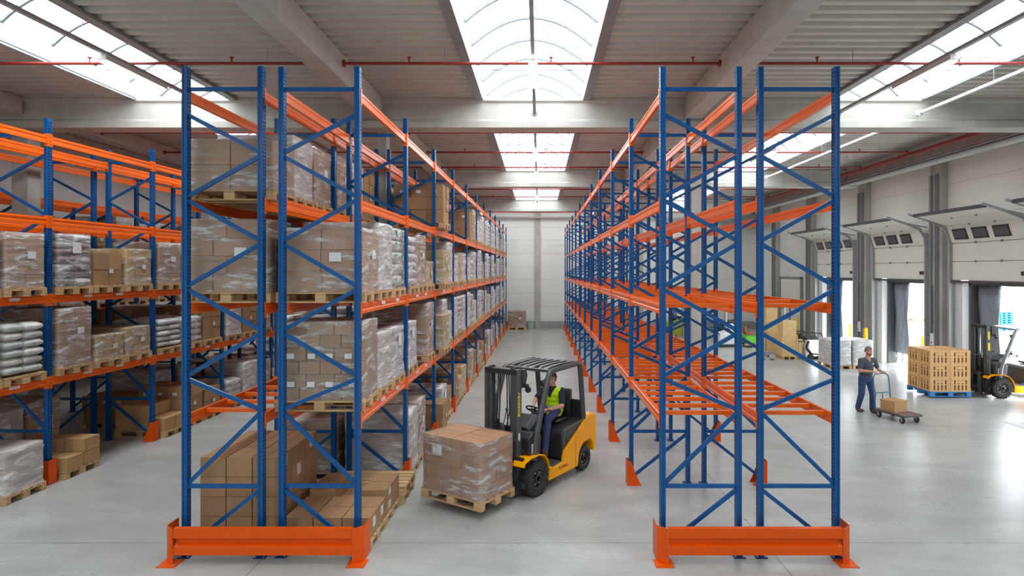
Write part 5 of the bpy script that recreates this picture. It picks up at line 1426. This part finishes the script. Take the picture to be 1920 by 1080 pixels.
CR = crate_mesh(0.585, 0.56, 0.405)
lid = MB(); lid.bx(-0.27, 0.27, -0.255, 0.255, 0.386, 0.398); LID = lid.mesh('folded_panel', 'crate')
for l in range(3):
    for i in range(2):
        for j in range(2):
            o = link('folding_crate', CR, None, (12.16+(i-0.5)*0.60, 19.02+(j-0.5)*0.575, 0.1805+l*0.408), rnd.uniform(-0.01, 0.01))
            tag(o, 'tan folding crate, %s layer, %s %s of the crates on the blue pallet' % (['bottom', 'middle', 'top'][l], ['near', 'far'][j], ['left', 'right'][i]), 'crate', 'tan folding crates')
            link('folded_panel', LID, o)

# pale wrapped packs on pallets behind the worker
for i, x in enumerate((11.56, 12.40)):
    pallet('wooden pallet under the %s pale wrapped packs behind the worker' % ['left', 'right'][i], (x, 24.45, 0), PI/2, True, group=None)
    P = proto(('pp', 0, False)); o = P[0] if not P[1] else copy_tree(P[0]); P[1] = True
    o.name = 'pack_load'; o.location = (x, 24.45, PH+0.002); o.rotation_euler = (0, 0, PI/2)
    tag(o, '%s of the two pale film-wrapped pack stacks behind the worker' % ['left', 'right'][i], 'load')
# plywood case with a tall carton on it
t = thing('plywood_case', 'pale plywood case on feet, under the tall carton behind the right rack', 'crate', (10.58, 26.75, 0), 0.05)
mb = MB(); mb.bx(-0.34, 0.34, -0.34, 0.34, 0.12, 0.92); cs = mb.build('case_box', 'ply', t, bevel=0.006)
mb = MB()
for z in (0.14, 0.62, 0.90): mb.bx(-0.352, 0.352, -0.352, -0.340, z-0.03, z+0.03)
for x in (-0.32, 0.32): mb.bx(x-0.03, x+0.03, -0.364, -0.352, 0.12, 0.92)
mb.build('batten', 'ply', cs)
for x in (-0.27, 0, 0.27): mb = MB(); mb.bx(x-0.05, x+0.05, -0.34, 0.34, 0, 0.12); mb.build('foot', 'wood', t)
carton(10.60, 26.72, 0.922, (0.58, 0.58, 0.70), 0.03, 'tall pale carton standing on the plywood case', None, 'ply')
carton(10.38, 28.05, 0.0, (0.50, 0.46, 2.15), 0.0, 'very tall pale carton standing behind the plywood case', None, 'ply')
t = thing('hand_pallet_truck', 'low grey pallet jack on the floor left of the plywood case', 'pallet jack', (9.75, 26.7, 0), -0.3)
mb = MB()
mb.bx(-0.26, -0.10, -0.55, 0.55, 0.06, 0.10); mb.bx(0.10, 0.26, -0.55, 0.55, 0.06, 0.10); mb.bx(-0.26, 0.26, 0.55, 0.68, 0.06, 0.22); mb.build('fork_frame', 'galv', t, bevel=0.008)
mb = MB(); mb.tube([(0, 0.66, 0.2), (0, 0.95, 0.9)], 0.02, 8); mb.tube([(-0.13, 0.97, 1.0), (-0.1, 0.95, 0.9), (0.1, 0.95, 0.9), (0.13, 0.97, 1.0), (-0.13, 0.97, 1.0)], 0.015, 8); mb.build('handle', 'dark_grey', t)
for x in (-0.08, 0.08): mb = MB(); mb.cyl((x-0.03, 0.66, 0.085), (x+0.03, 0.66, 0.085), 0.085, n=16); mb.build('wheel', 'rubber', t)
# silver cleaning machine with a black handle
t = thing('floor_scrubber', 'silver and black walk-behind floor scrubber beside the plywood case', 'cleaning machine', (11.66, 26.75, 0), 0.15)
mb = MB(); mb.prism([(-0.50, 0.10), (0.42, 0.10), (0.46, 0.30), (0.30, 0.62), (0.22, 0.82), (-0.38, 0.84), (-0.50, 0.66)], 'y', -0.30, 0.30); mb.build('tank', 'chrome', t, bevel=0.05)
mb = MB(); mb.bx(-0.40, 0.24, -0.27, 0.27, 0.845, 0.93); mb.build('lid', 'black', t, bevel=0.03)
mb = MB(); mb.tube([(-0.46, -0.26, 0.72), (-0.62, -0.27, 1.02), (-0.50, -0.27, 1.14), (0.30, -0.27, 1.10), (0.36, -0.27, 0.90)], 0.028, 8); mb.tube([(-0.46, 0.26, 0.72), (-0.62, 0.27, 1.02), (-0.50, 0.27, 1.14), (0.30, 0.27, 1.10), (0.36, 0.27, 0.90)], 0.028, 8); mb.cyl((-0.58, -0.27, 1.06), (-0.58, 0.27, 1.06), 0.026, n=8); mb.build('handle_frame', 'black', t, smooth='all')
mb = MB(); mb.tube([(-0.3, -0.32, 0.8), (-0.42, -0.36, 0.5), (-0.2, -0.35, 0.25), (0.2, -0.34, 0.2)], 0.03, 8); mb.build('hose', 'black', t, smooth='all')
mb = MB(); mb.cyl((0.30, 0, 0.03), (0.30, 0, 0.14), 0.36, n=24); mb.build('brush_deck', 'black', t)
for y in (-0.31, 0.31): mb = MB(); mb.cyl((-0.22, y-0.03, 0.12), (-0.22, y+0.03, 0.12), 0.12, n=18); mb.build('wheel', 'rubber', t)
# green tow tractor, white sweeper, and dark stackers parked beyond the racks
t = thing('tow_tractor', 'low green tow tractor with brown seat, parked beyond the right racks', 'tractor', (10.86, 30.9, 0), 0.0)
mb = MB(); mb.prism([(-0.78, 0.20), (0.74, 0.20), (0.80, 0.34), (0.66, 0.56), (0.10, 0.60), (-0.20, 0.50), (-0.74, 0.58)], 'y', -0.45, 0.45); mb.build('body', 'green_m', t, bevel=0.05)
mb = MB(); mb.bx(-0.70, -0.28, -0.25, 0.25, 0.60, 0.74); mb.bx(-0.76, -0.66, -0.25, 0.25, 0.74, 1.0); mb.build('seat', 'brown_m', t, bevel=0.04)
mb = MB(); mb.tube([(0.30, 0, 0.58), (0.10, 0, 0.95)], 0.025, 8); mb.tube([(0.1+0.12*math.cos(a)*0.6, 0.16*math.sin(a), 0.96+0.1*math.cos(a)) for a in [2*PI*k/16 for k in range(16)]], 0.014, 6, closed=True); mb.build('steering_wheel', 'black', t)
mb = MB(); mb.bx(-0.85, 0.85, -0.48, -0.455, 0.10, 0.20); mb.bx(-0.85, 0.85, 0.455, 0.48, 0.10, 0.20); mb.build('side_bumper', 'carton_b', t, bevel=0.01)
for x in (-0.5, 0.5):
    for y in (-0.36, 0.36): mb = MB(); mb.cyl((x, y-0.07, 0.18), (x, y+0.07, 0.18), 0.18, n=18); mb.build('wheel', 'rubber', t)
t = thing('floor_sweeper', 'white rounded floor sweeper with black base, seen through the right racks', 'cleaning machine', (9.32, 31.0, 0), 0.1)
mb = MB(); mb.prism([(-0.55, 0.12), (0.58, 0.12), (0.60, 0.40), (0.34, 0.72), (0.10, 0.80), (-0.50, 0.66)], 'y', -0.38, 0.38); mb.build('body', 'white_paint', t, bevel=0.07)
mb = MB(); mb.ell((0.22, 0, 0.98), (0.17, 0.15, 0.16)); mb.cyl((0.22, 0, 0.70), (0.22, 0, 0.86), 0.09, n=12); mb.build('filter_dome', 'white_paint', t, smooth=True)
mb = MB(); mb.bx(-0.56, 0.56, -0.36, 0.36, 0.02, 0.11); mb.build('brush_skirt', 'black', t)
mb = MB(); mb.tube([(-0.5, -0.3, 0.6), (-0.72, -0.3, 0.95), (-0.72, 0.3, 0.95), (-0.5, 0.3, 0.6)], 0.022, 8); mb.build('handle', 'black', t, smooth='all')
def stacker(label, loc, rz, bodym, h):
    t = thing('stacker_truck', label, 'stacker', loc, rz)
    mb = MB(); mb.prism([(-0.75, 0.10), (-0.05, 0.10), (-0.05, 0.95), (-0.30, 1.02), (-0.70, 0.80), (-0.78, 0.5)], 'y', -0.38, 0.38); mb.build('body', bodym, t, bevel=0.05)
    for y in (-0.30, 0.30): mb = MB(); mb.bx(0.0, 0.12, y-0.05, y+0.05, 0.05, h); mb.build('mast_channel', 'galv', t)
    mb = MB(); mb.bx(0.0, 0.12, -0.25, 0.25, h-0.12, h); mb.bx(0.01, 0.1, -0.25, 0.25, h*0.5, h*0.5+0.1); mb.build('mast_tie', 'black', t)
    for y in (-0.2, 0.2): mb = MB(); mb.bx(0.13, 1.15, y-0.06, y+0.06, 0.06, 0.12); mb.build('fork', 'dark_grey', t)
    mb = MB(); mb.tube([(-0.7, -0.3, 0.8), (-0.62, -0.36, 1.9), (-0.1, -0.36, 2.0), (-0.1, 0.36, 2.0), (-0.62, 0.36, 1.9), (-0.7, 0.3, 0.8)], 0.035, 8); mb.build('overhead_guard', 'black', t, smooth='all')
    for y in (-0.3, 0.3): mb = MB(); mb.cyl((-0.55, y-0.06, 0.15), (-0.55, y+0.06, 0.15), 0.15, n=18); mb.build('wheel', 'rubber', t)
    mb = MB(); mb.bx(-0.62, -0.25, -0.2, 0.2, 1.0, 1.08); mb.build('seat', 'black', t, bevel=0.03)
stacker('dark stacker truck with pale mast, left of the green tow tractor', (9.95, 32.6, 0), -1.2, 'black', 2.2)
stacker('dark stacker truck standing right of the green tow tractor', (12.25, 31.9, 0), 1.5, 'black', 1.95)
stacker('lime and black stacker truck, deep behind the right racks', (7.95, 35.6, 0), 0.5, 'lime', 2.1)
# bollards
for (x, y, h, lb) in ((15.45, 31.0, 1.15, 'outside the far loading door'), (13.36, 25.55, 1.42, 'behind the pale wrapped packs'), (14.95, 24.3, 1.20, 'outside the middle loading door'), (13.45, 32.6, 1.30, 'inside, left of the far loading door')):
    mb = MB(); mb.lathe([(0.001, 0), (0.085, 0), (0.085, h-0.05), (0.07, h-0.015), (0.03, h), (0.001, h)], (x, y, 0), (0, 0, 1), 18)
    tag(mb.build('bollard', 'bollard', smooth=True), 'yellow bollard '+lb, 'bollard', 'yellow bollards')
# door controls on the pillars
for (x, y, lb) in ((13.695, 21.78, 'between the nearest and middle loading doors'), (13.695, 26.74, 'between the middle and far loading doors')):
    t = thing('door_control_box', 'white door control box on the pillar '+lb, 'control box', (x, y, 1.15))
    mb = MB(); mb.bx(0.0, 0.095, -0.10, 0.10, 0.0, 0.42); mb.build('mounting_box', 'white_paint', t, bevel=0.015)
    mb = MB(); mb.tube([(0.05, 0.05, 0.42), (0.06, 0.05, 1.2), (0.07, 0.06, 2.1)], 0.012, 6); mb.tube([(0.05, -0.03, 0.0), (0.02, -0.12, -0.22), (0.0, 0.02, -0.30), (0.04, 0.07, 0.0)], 0.012, 6); mb.tube([(0.05, 0.10, 0.3), (0.0, 0.22, 0.34), (-0.02, 0.20, 0.42)], 0.014, 6); mb.build('cable', 'dark_grey', t, smooth='all')
    mb = MB(); mb.cyl((-0.02, 0.0, 0.10), (0.0, 0.0, 0.10), 0.03, n=12); mb.build('stop_button', 'red_small', t)
# steel leveller plate in the floor by the nearest door
mb = MB(); mb.bx(0, 2.4, 0, 1.9, 0.0, 0.006); pl = tag(mb.build('dock_plate', 'galv', loc=(11.55, 13.6, 0.001)), 'flat steel plate in the floor at the lower right edge', 'floor plate')
# yard beyond the doors
for i, (x, y) in enumerate(((28.35, 39.5), (29.25, 39.6))):
    t = thing('pallet_stack', '%s stack of pale blue pallets in the yard, above the right-hand forklift' % ['left', 'right'][i], 'pallets', (x, y, 0), 0.1)
    for k in range(8):
        mb = MB(); mb.bx(-0.4, 0.4, -0.5, 0.5, 0.10, 0.14); mb.bx(-0.4, 0.4, -0.5, 0.5, 0, 0.02)
        for bx2 in (-0.33, 0, 0.33): mb.bx(bx2-0.07, bx2+0.07, -0.5, 0.5, 0.02, 0.10)
        mb.build('pallet', 'blue_pallet' if i else 'galv', t, loc=(0, 0, 0.145*k))
mb = MB(); mb.bx(-0.48, 0.48, -0.5, 0.5, 0, 1.75)
for k in range(3): mb.bx(-0.5, 0.5, -0.52, 0.52, 0.1+k*0.7, 0.2+k*0.7)
tag(mb.build('yard_crate', 'outside_cream', loc=(30.28, 39.2, 0), bevel=0.02), 'cream crate in the yard at the right edge', 'crate')
for i in range(2):
    mb = MB(); mb.bx(-0.6, 0.6, -0.4, 0.4, 0.12, 0.16); mb.bx(-0.6, 0.6, -0.4, 0.4, 0, 0.03)
    for bx2 in (-0.5, 0, 0.5): mb.bx(bx2-0.07, bx2+0.07, -0.4, 0.4, 0.03, 0.12)
    tag(mb.build('pallet', 'wood', loc=(27.5+i*1.3, 47.0-i*0.5, 0)), '%s flat pallet in the yard seen through the middle loading door' % ['left', 'right'][i], 'pallet', 'yard pallets')
for k, P in PROTO.items():
    if not P[1]:
        for c in kids(P[0]):
            for g in kids(c): bpy.data.objects.remove(g)
            bpy.data.objects.remove(c)
        bpy.data.objects.remove(P[0])
for o in list(bpy.data.objects):
    if 'slot_key' in o: del o['slot_key']
